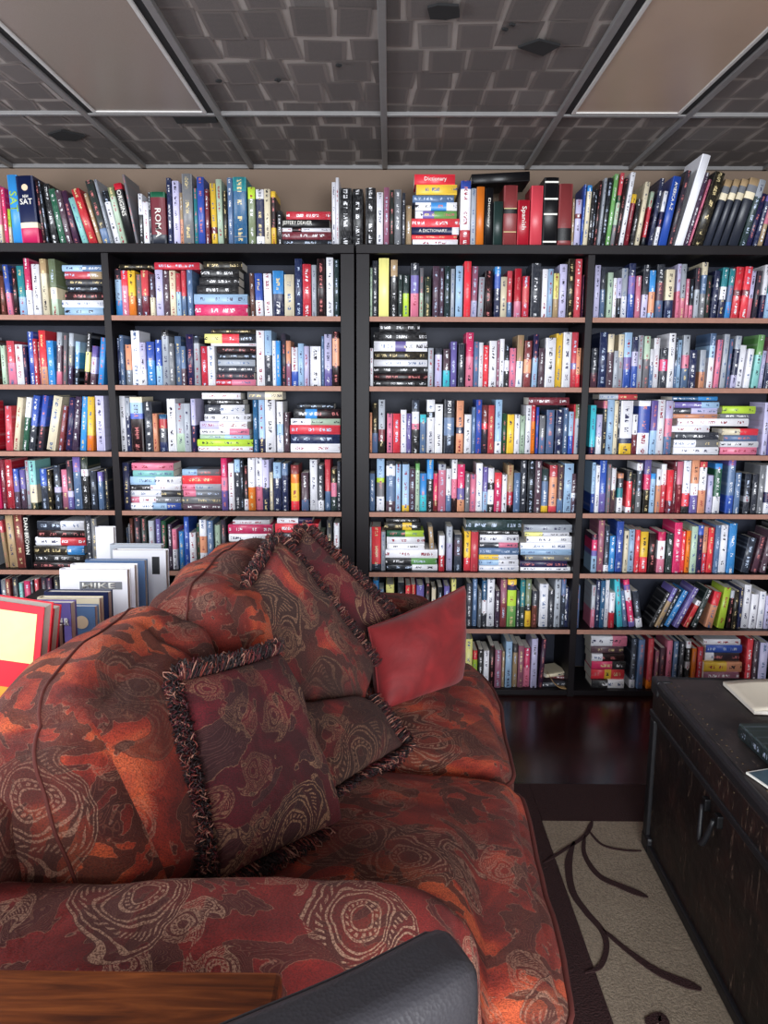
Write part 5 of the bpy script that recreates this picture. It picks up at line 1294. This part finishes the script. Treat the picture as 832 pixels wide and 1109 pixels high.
B2 = faceout('red book with white page edges, directly behind the nearest face-out one', -62, 40, 657, 1.49, .036, 'R', 8, 2, 2)
B3 = faceout('short striped book, dark with pale upright bars, behind the red ones', 34, 64, 678, 1.60, .028, 'V', 0, 3, 3)
for f_ in (.05, .40, .74): cover_art(*B3, f_, f_ + .20, .05, .93, M['title_grey'])
B4 = faceout('violet book facing out with pale capital title behind the striped one', 20, 77, 653, 1.70, .034, 'v3v3D3', 0, 3, 4)
cover_text(*B4, 'DEATH DU JOUR', .56, .80, .80, .10, M['title_white'])
B5 = faceout('slate blue book facing out with a round pale emblem, right of the violet one', 50, 103, 657, 1.80, .026, 's', 0, 3, 5)
q = MB(); q.tube([(B5[3] / 2 - .001, B5[1] * .72, B5[2] * .80), (B5[3] / 2 + .0008, B5[1] * .72, B5[2] * .80)], .017, 20); q.build('round_emblem', M['panel_cream'], B5[0])
B6 = faceout('cream book facing out behind the slate blue one with the emblem', 40, 108, 648, 1.88, .028, 'c', 0, 3, 6)
B7 = faceout('navy book facing out, in front of the white lettered one', 48, 118, 641, 1.99, .034, 'N', 0, 3, 7)
B8 = faceout('white book facing out with grey MIKE lettering behind the sofa', 64, 138, 617, 2.10, .03, 'w', 0, 3, 8)
cover_art(*B8, .30, .92, .74, .84, M['title_grey'], 'title_band'); cover_text(*B8, 'MIKE', .58, .79, .48, .07, M['title_white'])
B9 = faceout('white book facing out just behind the lettered white one', 76, 146, 612, 2.20, .03, 'w', 0, 3, 9)
B10 = faceout('slate-topped book facing out behind the two white ones', 92, 157, 607, 2.31, .03, 's', 0, 3, 10)
B11 = faceout('large white book facing out with a small dark photo', 122, 180, 596, 2.42, .035, 'w', 0, 3, 11)
cover_art(*B11, .74, .88, .62, .90, M['title_black'], 'cover_photo')
B12 = faceout('light grey book facing out, farthest back near the shelves', 119, 175, 590, 2.52, .03, 'G', 0, 3, 12)
B13 = faceout('narrow white book facing out against the far-left shelves', 103, 123, 571, 2.62, .025, 'w8p1', 0, 2, 13)

# ------------------------------------------------------------------ wooden side table and leather chair at the near edge
tz = .70
tA = atz(-60, 1046, tz); tB = atz(306, 1052, tz)
tab = thing('side_table', 'warm brown wooden side table in the lower left corner', 'table', (-.45, tA.y - .13, 0))
ox, oy = -.45, tA.y - .13
x0, x1 = -.92 - ox, tB.x - ox; y1 = (tA.y + tB.y) / 2 - oy; y0 = y1 - .21
q = MB(); q.box((x0, y0, tz - .028), (x1, y1, tz)); q.build('tabletop', M['wood'], tab, bevel=.006)
q = MB(); q.box((x0 + .03, y0 + .03, tz - .10), (x1 - .03, y1 - .02, tz - .028)); q.build('apron', M['wood'], tab, bevel=.002)
for (lx, ly) in ((x0 + .02, y0 + .02), (x1 - .05, y0 + .02), (x0 + .02, y1 - .05), (x1 - .05, y1 - .05)):
    q = MB(); q.box((lx, ly, 0.001), (lx + .034, ly + .034, tz - .028)); q.build('leg', M['wood'], tab, bevel=.003)

chair = None
c1 = at(500, 1008, .425); c2 = at(245, 1109, .36)
dv = Vector((c1.x - c2.x, c1.y - c2.y, 0)).normalized(); angc = math.atan2(dv.y, dv.x)
Wc = .42
chair = thing('dining_chair', 'slate grey leather-backed chair at the very front, beside the wooden table', 'chair', (c1.x, c1.y, 0), (0, 0, angc))
# local: x from -Wc to 0 along the back, +y to the back's outer face (towards the sofa), seat on -y
ztop = c1.z
def bk(p, u, v, w_):
    return Vector((p.x, p.y + .02 * (p.x / (Wc / 2)) ** 2 + .035 * (p.z / .5) , p.z))
o = soft_box('backrest', M['leather'], chair, Wc, .052, .50, .017, (0, .006, .0), n=24, deform=bk, wr=(.0012, 10), seed=9)
o.location = (-Wc / 2, -.042, ztop - .25)
N = 24
q = MB(); pts = [(-1 + 2 * i / N, 1, .97) for i in range(N + 1)] + [(1, 1, .97 - 1.9 * i / N) for i in range(1, N + 1)]
q.tube(soft_path(pts, Wc, .052, .50, .017, (0, .006, 0), bk, -.0005, (.0012, 10), 9), .0022, 6); q.build('welt', M['leather'], o)
o = soft_box('seat', M['leather'], chair, Wc, .42, .07, .03, (0, 0, .012), n=16); o.location = (-Wc / 2, -.36, .455)
for (lx, ly) in ((-.02, -.16), (-Wc + .02, -.16), (-.02, -.54), (-Wc + .02, -.54)):
    q = MB(); q.tube([(lx, ly, .001), (lx, ly, .43)], [.013, .018], 10); q.build('leg', M['case'], chair)
